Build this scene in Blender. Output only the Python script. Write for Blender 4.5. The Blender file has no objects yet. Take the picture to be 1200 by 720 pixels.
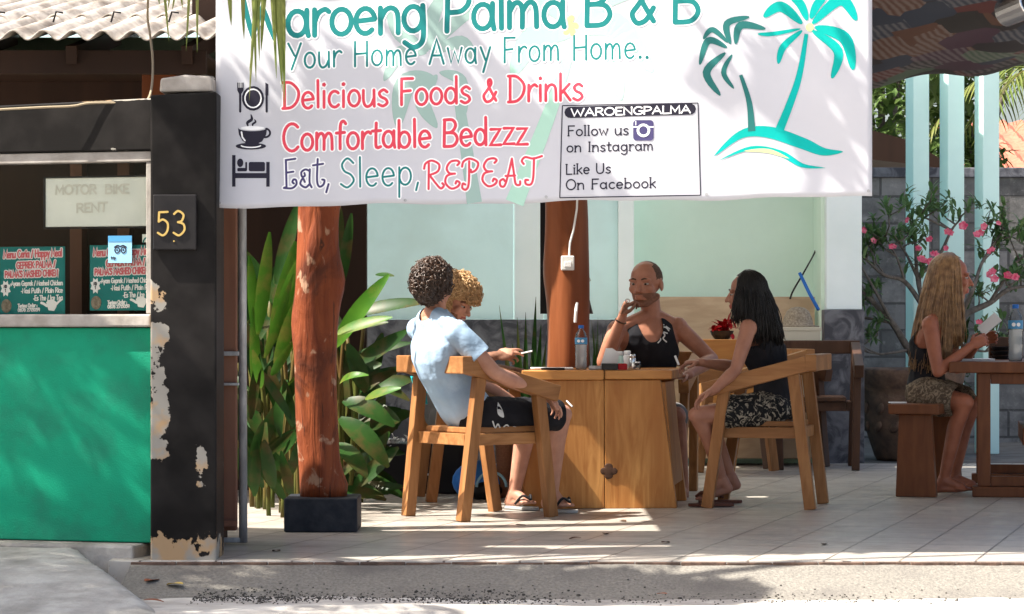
import bpy, bmesh, math, random
from mathutils import Vector, Matrix, noise
R = math.radians
rnd = random.Random(7)
SC = bpy.context.scene
COL = SC.collection
V = Vector

# ---------------------------------------------------------------- camera, sky, sun, exposure
cam_d = bpy.data.cameras.new('camera')
cam = bpy.data.objects.new('camera', cam_d); COL.objects.link(cam)
cam.location = (0, 0, 1.0); cam.rotation_euler = (R(90), 0, 0)
cam_d.sensor_width = 36; cam_d.lens = 90.0
cam_d.shift_y = 22/1200
cam_d.clip_start = 0.1; cam_d.clip_end = 2000
SC.camera = cam
SUN = V((-0.70, -0.17, 1.0)).normalized()
world = bpy.data.worlds.new('World'); SC.world = world; world.use_nodes = True
wn = world.node_tree.nodes; wl = world.node_tree.links
sky = wn.new('ShaderNodeTexSky'); sky.sky_type = 'NISHITA'; sky.sun_disc = False
sky.dust_density = 5; sky.ozone_density = .4; sky.sun_elevation = math.asin(SUN.z); sky.sun_rotation = math.atan2(SUN.x, SUN.y)
bg = wn['Background']; bg.inputs['Strength'].default_value = 0.11
wl.new(sky.outputs[0], bg.inputs[0])
sd = bpy.data.lights.new('sun', 'SUN'); sd.energy = 5.0; sd.angle = R(0.5); sd.color = (1, 0.94, 0.84)
sun = bpy.data.objects.new('sun', sd); COL.objects.link(sun)
sun.location = (-6, 5, 12); sun.rotation_euler = SUN.to_track_quat('Z', 'Y').to_euler()
SC.view_settings.view_transform = 'Standard'; SC.view_settings.look = 'None'
SC.view_settings.gamma = 1; SC.view_settings.exposure = 1.58

# ---------------------------------------------------------------- helpers
ORG = {}
def W(px, py, d):
    return V(((px-600)/3000*d, d, 1-(py-382)/3000*d))

def tag(o, label=None, cat=None, group=None, kind=None):
    if label: o['label'] = label
    if cat: o['category'] = cat
    if group: o['group'] = group
    if kind: o['kind'] = kind
    return o

def thing(name, label, cat, loc=(0, 0, 0), rz=0, group=None):
    o = bpy.data.objects.new(name, None); COL.objects.link(o)
    o.location = loc; o.rotation_euler = (0, 0, rz); o.empty_display_size = .1
    ORG[o] = V(loc)
    return tag(o, label, cat, group)

def link_mesh(name, me, parent=None):
    o = bpy.data.objects.new(name, me); COL.objects.link(o)
    if parent is not None:
        o.parent = parent; ORG[o] = ORG.get(parent, V((0, 0, 0)))
    else:
        ORG[o] = V((0, 0, 0))
    return o

class MB:
    def __init__(s): s.v = []; s.f = []; s.m = []; s.cur = 0
    def add(s, vs, fs):
        b = len(s.v); s.v += [tuple(p) for p in vs]
        for f in fs: s.f.append(tuple(b+i for i in f)); s.m.append(s.cur)
        return s
    def box(s, c, size, rot=None, taper=None):
        c = V(c); hx, hy, hz = size[0]/2, size[1]/2, size[2]/2
        vs = []
        for z in (-1, 1):
            for x, y in ((-1, -1), (1, -1), (1, 1), (-1, 1)):
                t = 1 if (taper is None or z < 0) else taper
                p = V((x*hx*t, y*hy*t, z*hz))
                if rot is not None: p = rot @ p
                vs.append(c+p)
        return s.add(vs, [(3, 2, 1, 0), (4, 5, 6, 7), (0, 1, 5, 4), (1, 2, 6, 5), (2, 3, 7, 6), (3, 0, 4, 7)])
    def bb(s, x0, x1, y0, y1, z0, z1):
        return s.box(((x0+x1)/2, (y0+y1)/2, (z0+z1)/2), (x1-x0, y1-y0, z1-z0))
    def bar(s, a, b, w, h, up=(0, 0, 1)):
        a = V(a); b = V(b); d = (b-a); L = d.length; d.normalize()
        u = V(up); sd_ = d.cross(u).normalized(); u = sd_.cross(d).normalized()
        m = Matrix((sd_, d, u)).transposed()
        return s.box((a+b)/2, (w, L, h), m)
    def tube(s, pts, r, n=8, cap=True):
        pts = [V(p) for p in pts]; k = len(pts)
        rr = r if isinstance(r, (list, tuple)) else [r]*k
        vs = []; fs = []; prev = None
        for i, p in enumerate(pts):
            t = (pts[min(i+1, k-1)]-pts[max(i-1, 0)])
            if t.length < 1e-9: t = V((0, 0, 1))
            t.normalize()
            if prev is None:
                a = t.orthogonal().normalized()
            else:
                a = prev-t*prev.dot(t)
                a = a.normalized() if a.length > 1e-6 else t.orthogonal().normalized()
            prev = a; b = t.cross(a)
            for j in range(n):
                an = 2*math.pi*j/n
                vs.append(p+(a*math.cos(an)+b*math.sin(an))*rr[i])
        for i in range(k-1):
            for j in range(n):
                fs.append((i*n+j, i*n+(j+1) % n, (i+1)*n+(j+1) % n, (i+1)*n+j))
        if cap:
            fs.append(tuple(range(n-1, -1, -1))); fs.append(tuple((k-1)*n+j for j in range(n)))
        return s.add(vs, fs)
    def lathe(s, prof, c=(0, 0, 0), n=24, sx=1, sy=1):
        c = V(c); vs = []; fs = []
        for r, z in prof:
            for j in range(n):
                a = 2*math.pi*j/n; vs.append(c+V((r*sx*math.cos(a), r*sy*math.sin(a), z)))
        for i in range(len(prof)-1):
            for j in range(n):
                fs.append((i*n+j, i*n+(j+1) % n, (i+1)*n+(j+1) % n, (i+1)*n+j))
        fs.append(tuple(range(n-1, -1, -1))); fs.append(tuple((len(prof)-1)*n+j for j in range(n)))
        return s.add(vs, fs)
    def loft(s, rings):
        n = len(rings[0]); vs = [p for r in rings for p in r]; fs = []
        for i in range(len(rings)-1):
            for j in range(n):
                fs.append((i*n+j, i*n+(j+1) % n, (i+1)*n+(j+1) % n, (i+1)*n+j))
        fs.append(tuple(range(n-1, -1, -1))); fs.append(tuple((len(rings)-1)*n+j for j in range(n)))
        return s.add(vs, fs)
    def cone(s, a, ra, b, rb, n=14):
        """round cone: a swept sphere from a to b"""
        a = V(a); b = V(b); d = b-a; L = d.length
        d = d.normalized() if L > 1e-6 else V((0, 0, 1))
        pts = []; rad = []
        for t in (90, 60, 30, 0):
            pts.append(a-d*ra*math.sin(R(t))); rad.append(max(ra*math.cos(R(t)), ra*.05))
        for t in (0, 30, 60, 90):
            pts.append(b+d*rb*math.sin(R(t))); rad.append(max(rb*math.cos(R(t)), rb*.05))
        if L < 1e-6: pts.pop(3); rad.pop(3)
        return s.tube(pts, rad, n)
    def ell(s, c, ax, n=14):
        """ellipsoid with three axis vectors"""
        c = V(c); ax = [V(a) for a in ax]; vs = []; fs = []; k = n//2
        for i in range(1, k):
            th = math.pi*i/k
            for j in range(n):
                ph = 2*math.pi*j/n
                vs.append(c+ax[0]*math.sin(th)*math.cos(ph)+ax[1]*math.sin(th)*math.sin(ph)+ax[2]*math.cos(th))
        t = len(vs); vs.append(c+ax[2]); vs.append(c-ax[2])
        for i in range(k-2):
            for j in range(n):
                fs.append((i*n+j, (i+1)*n+j, (i+1)*n+(j+1) % n, i*n+(j+1) % n))
        for j in range(n):
            fs.append((t, j, (j+1) % n)); fs.append((t+1, (k-2)*n+(j+1) % n, (k-2)*n+j))
        return s.add(vs, fs)
    def prism(s, poly, y0, y1):
        """polygon of (x,z) points extruded in y"""
        n = len(poly); vs = [(x, y0, z) for x, z in poly]+[(x, y1, z) for x, z in poly]
        fs = [tuple(range(n)), tuple(range(2*n-1, n-1, -1))]
        fs += [(i, n+i, n+(i+1) % n, (i+1) % n) for i in range(n)]
        return s.add(vs, fs)
    def blade(s, base, tip, width, droop=0.0, n=7, fold=.25, up=(0, 0, 1), shape=None, twist=0):
        """a leaf: a folded strip that bends under its own weight"""
        base = V(base); tip = V(tip); d = tip-base; L = d.length
        dn = d.normalized(); u = V(up)
        sd_ = dn.cross(u)
        if sd_.length < 1e-3: sd_ = dn.cross(V((0.3, 1, 0)))
        sd_.normalize()
        if twist: sd_ = Matrix.Rotation(twist, 3, dn) @ sd_
        nrm = sd_.cross(dn).normalized()
        vs = []; fs = []
        for i in range(n+1):
            t = i/n
            w = width*.5*(shape(t) if shape else max(.03, math.sin(math.pi*min(1, t*.93+.04))**.75))
            p = base+d*t+nrm*(droop*L*4*t*(1-t))
            vs += [p-sd_*w+nrm*w*fold, p, p+sd_*w+nrm*w*fold]
        for i in range(n):
            a = i*3; fs += [(a, a+1, a+4, a+3), (a+1, a+2, a+5, a+4)]
        return s.add(vs, fs)
    def build(s, name, mat, parent=None, smooth=False, bevel=0, local=False, seg=2, autos=None):
        me = bpy.data.meshes.new(name)
        vs = s.v
        if parent is not None and not local:
            o_ = ORG.get(parent, V((0, 0, 0)))
            vs = [(x-o_.x, y-o_.y, z-o_.z) for x, y, z in vs]
        me.from_pydata(vs, [], s.f)
        mats = mat if isinstance(mat, (list, tuple)) else [mat]
        for m in mats: me.materials.append(m)
        me.polygons.foreach_set('material_index', s.m)
        if smooth: me.polygons.foreach_set('use_smooth', [True]*len(me.polygons))
        me.update()
        o = link_mesh(name, me, parent)
        if bevel:
            b = o.modifiers.new('bevel', 'BEVEL'); b.width = bevel; b.segments = seg; b.limit_method = 'ANGLE'; b.angle_limit = R(40)
        return o

def top(o, label, cat, group=None, kind=None):
    return tag(o, label, cat, group, kind)

def recenter(o):
    """put a one-mesh thing's origin at its base centre"""
    me = o.data; n = len(me.vertices)
    c = V((sum(v.co.x for v in me.vertices)/n, sum(v.co.y for v in me.vertices)/n, min(v.co.z for v in me.vertices)))
    me.transform(Matrix.Translation(-c)); o.location = c; ORG[o] = c
    return o

def copy_tree(o, parent=None):
    c = o.copy(); COL.objects.link(c); c.parent = parent
    for ch in [x for x in bpy.data.objects if x.parent == o]: copy_tree(ch, c)
    return c

# ---------------------------------------------------------------- materials
def new_mat(name):
    m = bpy.data.materials.new(name); m.use_nodes = True
    nt = m.node_tree; p = nt.nodes['Principled BSDF']
    return m, nt, p
def N(nt, typ, **kw):
    n = nt.nodes.new(typ)
    for k, v in kw.items(): setattr(n, k, v)
    return n
def coords(nt, stretch=(1, 1, 1), rot=(0, 0, 0)):
    tc = N(nt, 'ShaderNodeTexCoord'); mp = N(nt, 'ShaderNodeMapping')
    mp.inputs['Scale'].default_value = stretch; mp.inputs['Rotation'].default_value = rot
    nt.links.new(tc.outputs['Object'], mp.inputs['Vector']); return mp.outputs[0]
def noise_fac(nt, vec, scale, detail=5, lo=.35, hi=.65, dist=0, rough=.55):
    n = N(nt, 'ShaderNodeTexNoise'); n.inputs['Scale'].default_value = scale; n.inputs['Detail'].default_value = detail
    n.inputs['Roughness'].default_value = rough; n.inputs['Distortion'].default_value = dist
    nt.links.new(vec, n.inputs['Vector'])
    r = N(nt, 'ShaderNodeMapRange'); r.inputs[1].default_value = lo; r.inputs[2].default_value = hi
    nt.links.new(n.outputs['Fac'], r.inputs[0]); return r.outputs[0], n.outputs['Fac']
def mixc(nt, fac, a, b):
    m = N(nt, 'ShaderNodeMix', data_type='RGBA')
    if hasattr(fac, 'is_output'): nt.links.new(fac, m.inputs[0])
    else: m.inputs[0].default_value = fac
    for i, c in ((6, a), (7, b)):
        if hasattr(c, 'is_output'): nt.links.new(c, m.inputs[i])
        else: m.inputs[i].default_value = (*c, 1)
    return m.outputs[2]
def add_bump(nt, p, h, strength, dist=.01):
    b = N(nt, 'ShaderNodeBump'); b.inputs['Strength'].default_value = strength; b.inputs['Distance'].default_value = dist
    nt.links.new(h, b.inputs['Height']); nt.links.new(b.outputs[0], p.inputs['Normal'])
def mat(name, c1, c2=None, scale=6, rough=.6, bump=0, bscale=None, metal=0, stretch=(1, 1, 1), lo=.35, hi=.65, dist=0, bdist=.01, spec=.15, trans=0, c3=None, s3=2, rvar=0):
    m, nt, p = new_mat(name)
    p.inputs['Roughness'].default_value = rough; p.inputs['Metallic'].default_value = metal
    p.inputs['Specular IOR Level'].default_value = spec
    vec = coords(nt, stretch)
    out = None
    if c2 is not None:
        f, raw = noise_fac(nt, vec, scale, lo=lo, hi=hi, dist=dist)
        out = mixc(nt, f, c1, c2)
        if rvar:
            r = N(nt, 'ShaderNodeMapRange'); r.inputs[3].default_value = rough-rvar; r.inputs[4].default_value = rough+rvar
            nt.links.new(f, r.inputs[0]); nt.links.new(r.outputs[0], p.inputs['Roughness'])
        if c3 is not None:
            f3, _ = noise_fac(nt, vec, s3, lo=.48, hi=.7)
            out = mixc(nt, f3, out, c3)
        nt.links.new(out, p.inputs['Base Color'])
    else:
        p.inputs['Base Color'].default_value = (*c1, 1)
    if bump:
        f, raw = noise_fac(nt, vec, bscale or scale*3)
        add_bump(nt, p, raw, bump, bdist)
    if trans:
        t = N(nt, 'ShaderNodeBsdfTranslucent'); mx = N(nt, 'ShaderNodeMixShader'); mx.inputs[0].default_value = trans
        if out is not None: nt.links.new(out, t.inputs[0])
        else: t.inputs[0].default_value = (*c1, 1)
        o = nt.nodes['Material Output']
        nt.links.new(p.outputs[0], mx.inputs[1]); nt.links.new(t.outputs[0], mx.inputs[2]); nt.links.new(mx.outputs[0], o.inputs[0])
    return m
def wood(name, c1, c2, axis='Z', scale=14, rough=.45, dark=None, bump=.15):
    """grain stretched along an axis"""
    m, nt, p = new_mat(name); p.inputs['Roughness'].default_value = rough; p.inputs['Specular IOR Level'].default_value = .16
    st = {'X': (.12, 1, 1), 'Y': (1, .12, 1), 'Z': (1, 1, .12)}[axis]
    vec = coords(nt, st)
    f, raw = noise_fac(nt, vec, scale, detail=6, lo=.3, hi=.7, dist=1.2)
    f2, raw2 = noise_fac(nt, vec, scale*.25, detail=3, lo=.35, hi=.7, dist=.8)
    c = mixc(nt, f, c1, c2)
    c = mixc(nt, f2, c, dark or tuple(x*.6 for x in c1))
    nt.links.new(c, p.inputs['Base Color']); add_bump(nt, p, raw, bump, .004)
    return m
MT = {}
def build_mats():
    D = dict
    MT['teak'] = wood('teak_wood', (.60, .30, .095), (.34, .13, .034), 'Z', 24, .4, (.36, .14, .038))
    MT['teak_x'] = wood('teak_board', (.60, .29, .09), (.42, .175, .05), 'X', 16, .4, (.26, .095, .028))
    MT['chair'] = wood('chair_wood', (.42, .205, .082), (.25, .105, .036), 'X', 26, .42, (.19, .08, .028))
    MT['chair_leg'] = wood('chair_leg_wood', (.42, .205, .082), (.25, .105, .036), 'Z', 26, .42, (.19, .08, .028))
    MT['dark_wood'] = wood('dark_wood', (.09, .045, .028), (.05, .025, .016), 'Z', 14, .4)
    MT['mahog'] = wood('mahogany_wood', (.19, .068, .028), (.11, .038, .017), 'Z', 16, .42)
    MT['bark'] = wood('peeled_trunk_wood', (.40, .105, .032), (.26, .055, .018), 'Z', 7, .5, (.13, .035, .014), .3)
    MT['bark2'] = wood('back_trunk_wood', (.27, .085, .03), (.14, .04, .014), 'Z', 8, .5, (.11, .035, .014), .3)
    MT['old_wood'] = wood('weathered_wood', (.15, .058, .035), (.09, .035, .025), 'Z', 10, .7, (.22, .12, .08), .5)
    MT['timber'] = wood('timber_wall', (.04, .02, .012), (.025, .013, .009), 'Z', 6, .6)
    MT['ply'] = mat('plywood', (.56, .41, .27), (.44, .31, .2), 5, .5, .1, stretch=(.5, 1, 2), dist=1)
    MT['white'] = mat('white_paint', (.72, .72, .70), (.6, .6, .58), 5, .5, .1)
    MT['metal'] = mat('galvanised_pole', (.42, .43, .44), (.24, .24, .25), 22, .45, .1, metal=.35, stretch=(1, 1, .3))
    MT['chrome'] = mat('brushed_steel', (.6, .6, .6), None, rough=.25, metal=1)
    MT['black'] = mat('black_plastic', (.012, .012, .014), None, rough=.4)
    MT['skin_a'] = mat('tanned_skin', (.37, .165, .105), (.30, .125, .075), 14, .5, .05, spec=.35)
    MT['skin_b'] = mat('fair_skin', (.50, .255, .175), (.41, .195, .13), 14, .5, .05, spec=.35)
    MT['skin_c'] = mat('sunburnt_skin', (.33, .115, .062), (.26, .085, .046), 14, .5, .05, spec=.35)
    MT['skin_d'] = mat('light_brown_skin', (.36, .165, .105), (.29, .125, .08), 14, .5, .05, spec=.35)
    MT['lips'] = mat('lips', (.33, .10, .08), None, rough=.4)
    MT['stubble'] = mat('stubble_skin', (.15, .075, .05), (.21, .10, .065), 90, .7)
    MT['buzz'] = mat('cropped_hair', (.06, .035, .025), (.11, .06, .04), 120, .8, .3)
    MT['hair_black'] = mat('black_hair', (.005, .004, .004), (.010, .008, .007), 30, .45, spec=.3)
    MT['hair_brown'] = mat('dark_curly_hair', (.028, .013, .008), (.055, .027, .014), 40, .4, spec=.6)
    MT['hair_blond'] = mat('sandy_curly_hair', (.46, .29, .135), (.32, .18, .075), 40, .42, spec=.5)
    MT['hair_long'] = mat('long_blond_hair', (.33, .19, .085), (.15, .075, .032), 30, .42, spec=.5)
    MT['shirt'] = mat('blue_cotton', (.33, .45, .60), (.28, .40, .55), 9, .85, .5, 9, bdist=.025)
    MT['teal_cloth'] = mat('teal_cotton', (.02, .33, .36), None, rough=.85)
    MT['black_cloth'] = mat('black_cotton', (.010, .010, .013), (.016, .016, .02), 9, .85, .4, 10, bdist=.02)
    MT['print'] = mat('white_print', (.6, .6, .58), None, rough=.8)
    m = MT['floral'] = mat('floral_cloth', (.012, .012, .013), (.30, .26, .2), 20, .85, .2, lo=.52, hi=.6, dist=2.5)
    m = MT['floral_b'] = mat('patterned_brown_cloth', (.07, .05, .035), (.22, .17, .12), 24, .85, .2, lo=.45, hi=.6, dist=2.5)
    MT['green_dim'] = mat('olive_green_paint', (.20, .26, .17), (.15, .2, .13), 3, .8)
    MT['fill_sheet'] = mat('translucent_fill_sheet', (.78, .80, .78), None, rough=.5, trans=.92)  # for the unseen sheet that throws soft light on the back wall
    MT['edge'] = mat('stained_edge', (.16, .10, .075), (.07, .05, .04), 20, .9, .4)
    MT['eye'] = mat('eye_white', (.42, .40, .37), None, rough=.2)
    MT['iris'] = mat('eye_iris', (.03, .018, .012), None, rough=.15)
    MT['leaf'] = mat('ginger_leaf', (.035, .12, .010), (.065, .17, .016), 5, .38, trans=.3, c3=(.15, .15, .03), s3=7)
    MT['leaf_dark'] = mat('dark_leaf', (.010, .038, .007), (.022, .062, .011), 5, .4, trans=.15, c3=(.07, .05, .018), s3=8)  # on the ginger, a darker copy that carries shade in its colour
    MT['stem'] = mat('green_stem', (.055, .085, .015), (.09, .05, .016), 8, .5, stretch=(1, 1, .3))
    MT['leaf_tree'] = mat('tree_leaf', (.07, .13, .03), (.13, .19, .06), 3, .5, trans=.35)
    MT['leaf_palm'] = mat('palm_leaf', (.10, .15, .03), (.19, .20, .06), 2, .45, trans=.3)
    MT['leaf_rose'] = mat('desert_rose_leaf', (.075, .15, .05), (.12, .19, .075), 6, .4, trans=.3)
    MT['petal'] = mat('pink_petal', (.62, .05, .13), (.78, .26, .32), 30, .5, trans=.3)
    MT['branch'] = mat('grey_branch', (.16, .14, .12), (.09, .075, .065), 25, .8, .4)
    MT['red'] = mat('red_leaf', (.36, .006, .010), (.2, .003, .006), 10, .45)
    MT['aqua'] = mat('aqua_wall_paint', (.64, .85, .85), (.59, .80, .80), 2.2, .7, .08, 60, c3=(.56, .73, .71), s3=1.1)
    MT['aqua_b'] = mat('pale_green_wall_paint', (.70, .85, .73), (.65, .80, .68), 2.2, .7, .08, 60)
    MT['aqua_post'] = mat('mint_post_paint', (.62, .84, .78), (.57, .79, .73), 3, .6, .05, 50)
    MT['pale'] = mat('white_wall_paint', (.76, .83, .83), (.69, .77, .76), 2.2, .7, .08, 60)
    MT['slate'] = mat('grey_stone_cladding', (.15, .15, .165), (.055, .055, .065), 6, .65, .8, 9, dist=1.5, lo=.4, hi=.6)
    MT['fabric_base'] = mat('dark_blue_black_paint', (.016, .019, .026), (.035, .038, .045), 12, .6, .3)
    MT['roof'] = mat('cement_sheet', (.44, .40, .35), (.25, .21, .18), 9, .85, .5, 25, lo=.4, hi=.7, dist=1, stretch=(1, .3, 1), c3=(.13, .105, .085), s3=5)
    MT['ledge'] = mat('ledge_cement', (.38, .35, .32), (.25, .225, .2), 9, .7, .3, 30)
    MT['green_wall'] = mat('green_wall_paint', (.003, .27, .15), (.004, .22, .12), 4, .55, .35, 130, c3=(.010, .17, .105), s3=4, bdist=.006)
    MT['concrete'] = mat('rough_concrete', (.43, .415, .385), (.29, .275, .255), 7, .9, .5, 40, c3=(.2, .19, .17), s3=3)
    MT['sand'] = mat('pale_road', (.50, .475, .44), (.36, .335, .305), 5, .95, .6, 45, c3=(.24, .22, .2), s3=2.2)
    MT['pebble'] = mat('pebble_apron', (.22, .205, .18), (.145, .135, .12), 75, .9, .8, 60, c3=(.13, .12, .11), s3=3)
    MT['gravel'] = mat('dark_grit', (.075, .068, .06), (.03, .028, .026), 30, .9, .5, 60)
    MT['dirt'] = mat('courtyard_ground', (.17, .16, .145), (.11, .10, .09), 4, .9, .4, 30)
    MT['terracotta'] = mat('carved_pot', (.22, .13, .085), (.10, .065, .05), 9, .7, .6, 12, bdist=.03)
    MT['tile_red'] = mat('red_roof_tile', (.42, .14, .09), (.3, .1, .065), 12, .7, .3)
    MT['gold'] = mat('brass_digit', (.62, .43, .14), None, rough=.35, metal=.6)
    MT['plaque'] = mat('black_plaque', (.014, .013, .014), (.022, .02, .02), 8, .35)
    MT['beige'] = mat('beige_box', (.47, .43, .35), None, rough=.6)
    MT['straw'] = mat('woven_straw', (.30, .25, .19), (.16, .13, .10), 70, .8, .5)
    MT['dirty_white'] = mat('frosted_board', (.80, .82, .77), (.68, .71, .66), 4, .35)
    MT['blue_bag'] = mat('blue_nylon', (.03, .16, .55), (.05, .24, .68), 5, .45)
    MT['blue'] = mat('blue_plastic', (.02, .12, .42), None, rough=.4)
    MT['grey_cloth'] = mat('grey_cloth', (.16, .16, .16), (.12, .12, .12), 6, .9)
    MT['teal_ink'] = mat('teal_ink', (.012, .17, .165), None, rough=.6)
    MT['logo_ink'] = mat('turquoise_ink', (.0, .30, .25), (.0, .36, .33), 3, .6)
    MT['logo_dark'] = mat('dark_green_ink', (.02, .13, .12), None, rough=.6)
    MT['red_ink'] = mat('red_ink', (.60, .055, .085), None, rough=.6)
    MT['black_ink'] = mat('black_ink', (.02, .018, .03), None, rough=.6)
    MT['navy_ink'] = mat('purple_black_ink', (.06, .05, .13), None, rough=.6)
    MT['white_ink'] = mat('white_ink', (.80, .80, .80), None, rough=.6)
    MT['water_mark'] = mat('pale_green_ink', (.34, .54, .44), None, rough=.6)
    MT['water_mark_b'] = mat('grey_green_ink', (.27, .38, .345), None, rough=.6)
    MT['yellow_ink'] = mat('yellow_ink', (.72, .60, .22), None, rough=.6)
    MT['lime_ink'] = mat('lime_ink', (.55, .72, .25), None, rough=.6)
    MT['poster'] = mat('teal_poster', (.004, .155, .15), (.006, .19, .18), 5, .35)
    MT['pink_ink'] = mat('pink_red_ink', (.62, .14, .16), None, rough=.5)
    MT['sky_ink'] = mat('light_blue_sticker', (.25, .48, .66), None, rough=.4)
    MT['sky_dark'] = mat('mid_blue_sticker', (.07, .25, .45), None, rough=.4)
    MT['faint_ink'] = mat('faded_tan_ink', (.63, .62, .56), None, rough=.6)
    MT['leaf_dry'] = mat('dry_leaf', (.10, .05, .03), (.05, .03, .02), 30, .8)
    MT['leaf_yellow'] = mat('yellow_leaf', (.42, .30, .09), None, rough=.7)
    MT['rust_leaf'] = mat('rust_leaf', (.22, .07, .035), None, rough=.7)
    MT['rubber'] = mat('sandal_rubber', (.02, .02, .022), None, rough=.7)
    MT['sole'] = mat('sandal_sole', (.35, .35, .34), None, rough=.7)
    MT['sandal_brown'] = mat('brown_sandal', (.12, .045, .03), None, rough=.6)
    MT['cable'] = mat('tan_cable', (.30, .24, .16), None, rough=.6)
    MT['silver'] = mat('silver_ring', (.8, .8, .8), None, rough=.2, metal=1)
    MT['paper'] = mat('white_paper', (.74, .74, .74), None, rough=.7)
    MT['phone_white'] = mat('white_phone', (.55, .55, .56), None, rough=.3)
    m, nt, p = new_mat('trunk_bark'); p.inputs['Roughness'].default_value = .6; p.inputs['Specular IOR Level'].default_value = .2
    vec = coords(nt, (1, 1, .16)); f, raw = noise_fac(nt, vec, 11, 8, .3, .7, 1.5); c = mixc(nt, f, (.25, .062, .020), (.14, .030, .011))
    v2 = coords(nt, (1, 1, .6)); f2, raw2 = noise_fac(nt, v2, 4.5, 6, .5, .62, .8); c = mixc(nt, f2, c, (.085, .022, .010))
    f3, raw3 = noise_fac(nt, v2, 13, 8, .60, .66, .5); c = mixc(nt, f3, c, (.34, .20, .13))
    f4, raw4 = noise_fac(nt, coords(nt, (1, 1, .08)), 26, 5, .62, .66, .6); c = mixc(nt, f4, c, (.05, .018, .010))
    nt.links.new(c, p.inputs['Base Color']); mth = N(nt, 'ShaderNodeMath', operation='ADD'); nt.links.new(raw, mth.inputs[0]); nt.links.new(raw2, mth.inputs[1]); add_bump(nt, p, mth.outputs[0], 1.0, .022); MT['bark'] = m
    # banner cloth lets a little light through
    MT['banner'] = mat('banner_vinyl', (.60, .60, .635), (.56, .56, .595), 2.5, .5, .05, 220, trans=.22)
    # clear plastic / glass
    def glass(name, tint, gl):
        m, nt, p = new_mat(name); nt.nodes.remove(p)
        t = N(nt, 'ShaderNodeBsdfTransparent'); t.inputs[0].default_value = (*tint, 1)
        g = N(nt, 'ShaderNodeBsdfGlossy'); g.inputs['Roughness'].default_value = .03
        fr = N(nt, 'ShaderNodeFresnel'); fr.inputs[0].default_value = gl
        mx = N(nt, 'ShaderNodeMixShader'); nt.links.new(fr.outputs[0], mx.inputs[0])
        nt.links.new(t.outputs[0], mx.inputs[1]); nt.links.new(g.outputs[0], mx.inputs[2])
        nt.links.new(mx.outputs[0], nt.nodes['Material Output'].inputs[0]); return m
    MT['glass'] = glass('window_glass', (.95, .95, .92), 1.2)
    MT['bottle'] = glass('clear_bottle', (.93, .95, .96), 1.5)
    # floor tiles
    m, nt, p = new_mat('patio_tiles'); p.inputs['Specular IOR Level'].default_value = .4
    vec = coords(nt, (1, 1, 1), (0, 0, R(16.7)))
    b = N(nt, 'ShaderNodeTexBrick'); b.offset = 0; b.squash = 1
    for k, v in (('Scale', 1), ('Mortar Size', .006), ('Mortar Smooth', .3), ('Bias', 0), ('Brick Width', .31), ('Row Height', .31)): b.inputs[k].default_value = v
    b.inputs['Color1'].default_value = (.46, .425, .38, 1); b.inputs['Color2'].default_value = (.41, .375, .33, 1); b.inputs['Mortar'].default_value = (.10, .08, .07, 1)
    nt.links.new(vec, b.inputs['Vector'])
    v2 = coords(nt)
    f, raw = noise_fac(nt, v2, 3.5, 6, .4, .75); c = mixc(nt, f, b.outputs['Color'], (.25, .22, .19))
    f2, raw2 = noise_fac(nt, v2, 45, 4, .62, .72); c = mixc(nt, f2, c, (.25, .21, .175))
    nt.links.new(c, p.inputs['Base Color'])
    r = N(nt, 'ShaderNodeMapRange'); r.inputs[3].default_value = .28; r.inputs[4].default_value = .5
    nt.links.new(f, r.inputs[0]); nt.links.new(r.outputs[0], p.inputs['Roughness'])
    inv = N(nt, 'ShaderNodeMath', operation='SUBTRACT'); inv.inputs[0].default_value = 1; nt.links.new(b.outputs['Fac'], inv.inputs[1])
    add_bump(nt, p, inv.outputs[0], .5, .004); MT['tiles'] = m
    # concrete block wall
    m, nt, p = new_mat('concrete_blocks'); p.inputs['Roughness'].default_value = .9
    vec = coords(nt, (1, 1, 1), (R(90), 0, 0))
    b = N(nt, 'ShaderNodeTexBrick')
    for k, v in (('Scale', 1), ('Mortar Size', .012), ('Mortar Smooth', .2), ('Brick Width', .46), ('Row Height', .24)): b.inputs[k].default_value = v
    b.inputs['Color1'].default_value = (.23, .215, .205, 1); b.inputs['Color2'].default_value = (.12, .115, .11, 1); b.inputs['Mortar'].default_value = (.085, .08, .076, 1)
    nt.links.new(vec, b.inputs['Vector'])
    v2 = coords(nt); f, raw = noise_fac(nt, v2, 2.5, 8, .45, .7, rough=.7); c = mixc(nt, f, b.outputs['Color'], (.05, .048, .046))
    f3, _ = noise_fac(nt, v2, 9, 8, .55, .75, rough=.7); c = mixc(nt, f3, c, (.33, .31, .29))
    nt.links.new(c, p.inputs['Base Color'])
    mul = N(nt, 'ShaderNodeMath', operation='SUBTRACT'); nt.links.new(raw, mul.inputs[0]); nt.links.new(b.outputs['Fac'], mul.inputs[1])
    add_bump(nt, p, mul.outputs[0], .8, .02); MT['blocks'] = m
    # black paint peeling off plaster
    def peel(name, patches, paint=(.010, .009, .0085), ox=0, oz=0):
        """patches: (axis0 lo,hi , z lo,hi, gain) soft boxes in object space where the paint has come off"""
        m, nt, p = new_mat(name); p.inputs['Specular IOR Level'].default_value = .06
        patches = [(a-ox, b-ox, c-oz, d-oz, g, s) for a, b, c, d, g, s in patches]
        tc = N(nt, 'ShaderNodeTexCoord'); sx = N(nt, 'ShaderNodeSeparateXYZ'); nt.links.new(tc.outputs['Object'], sx.inputs[0])
        L = nt.links
        def math2(op, a, b):
            n = N(nt, 'ShaderNodeMath', operation=op)
            for i, x in ((0, a), (1, b)):
                if hasattr(x, 'is_output'): L.new(x, n.inputs[i])
                else: n.inputs[i].default_value = x
            return n.outputs[0]
        tot = None
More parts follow.
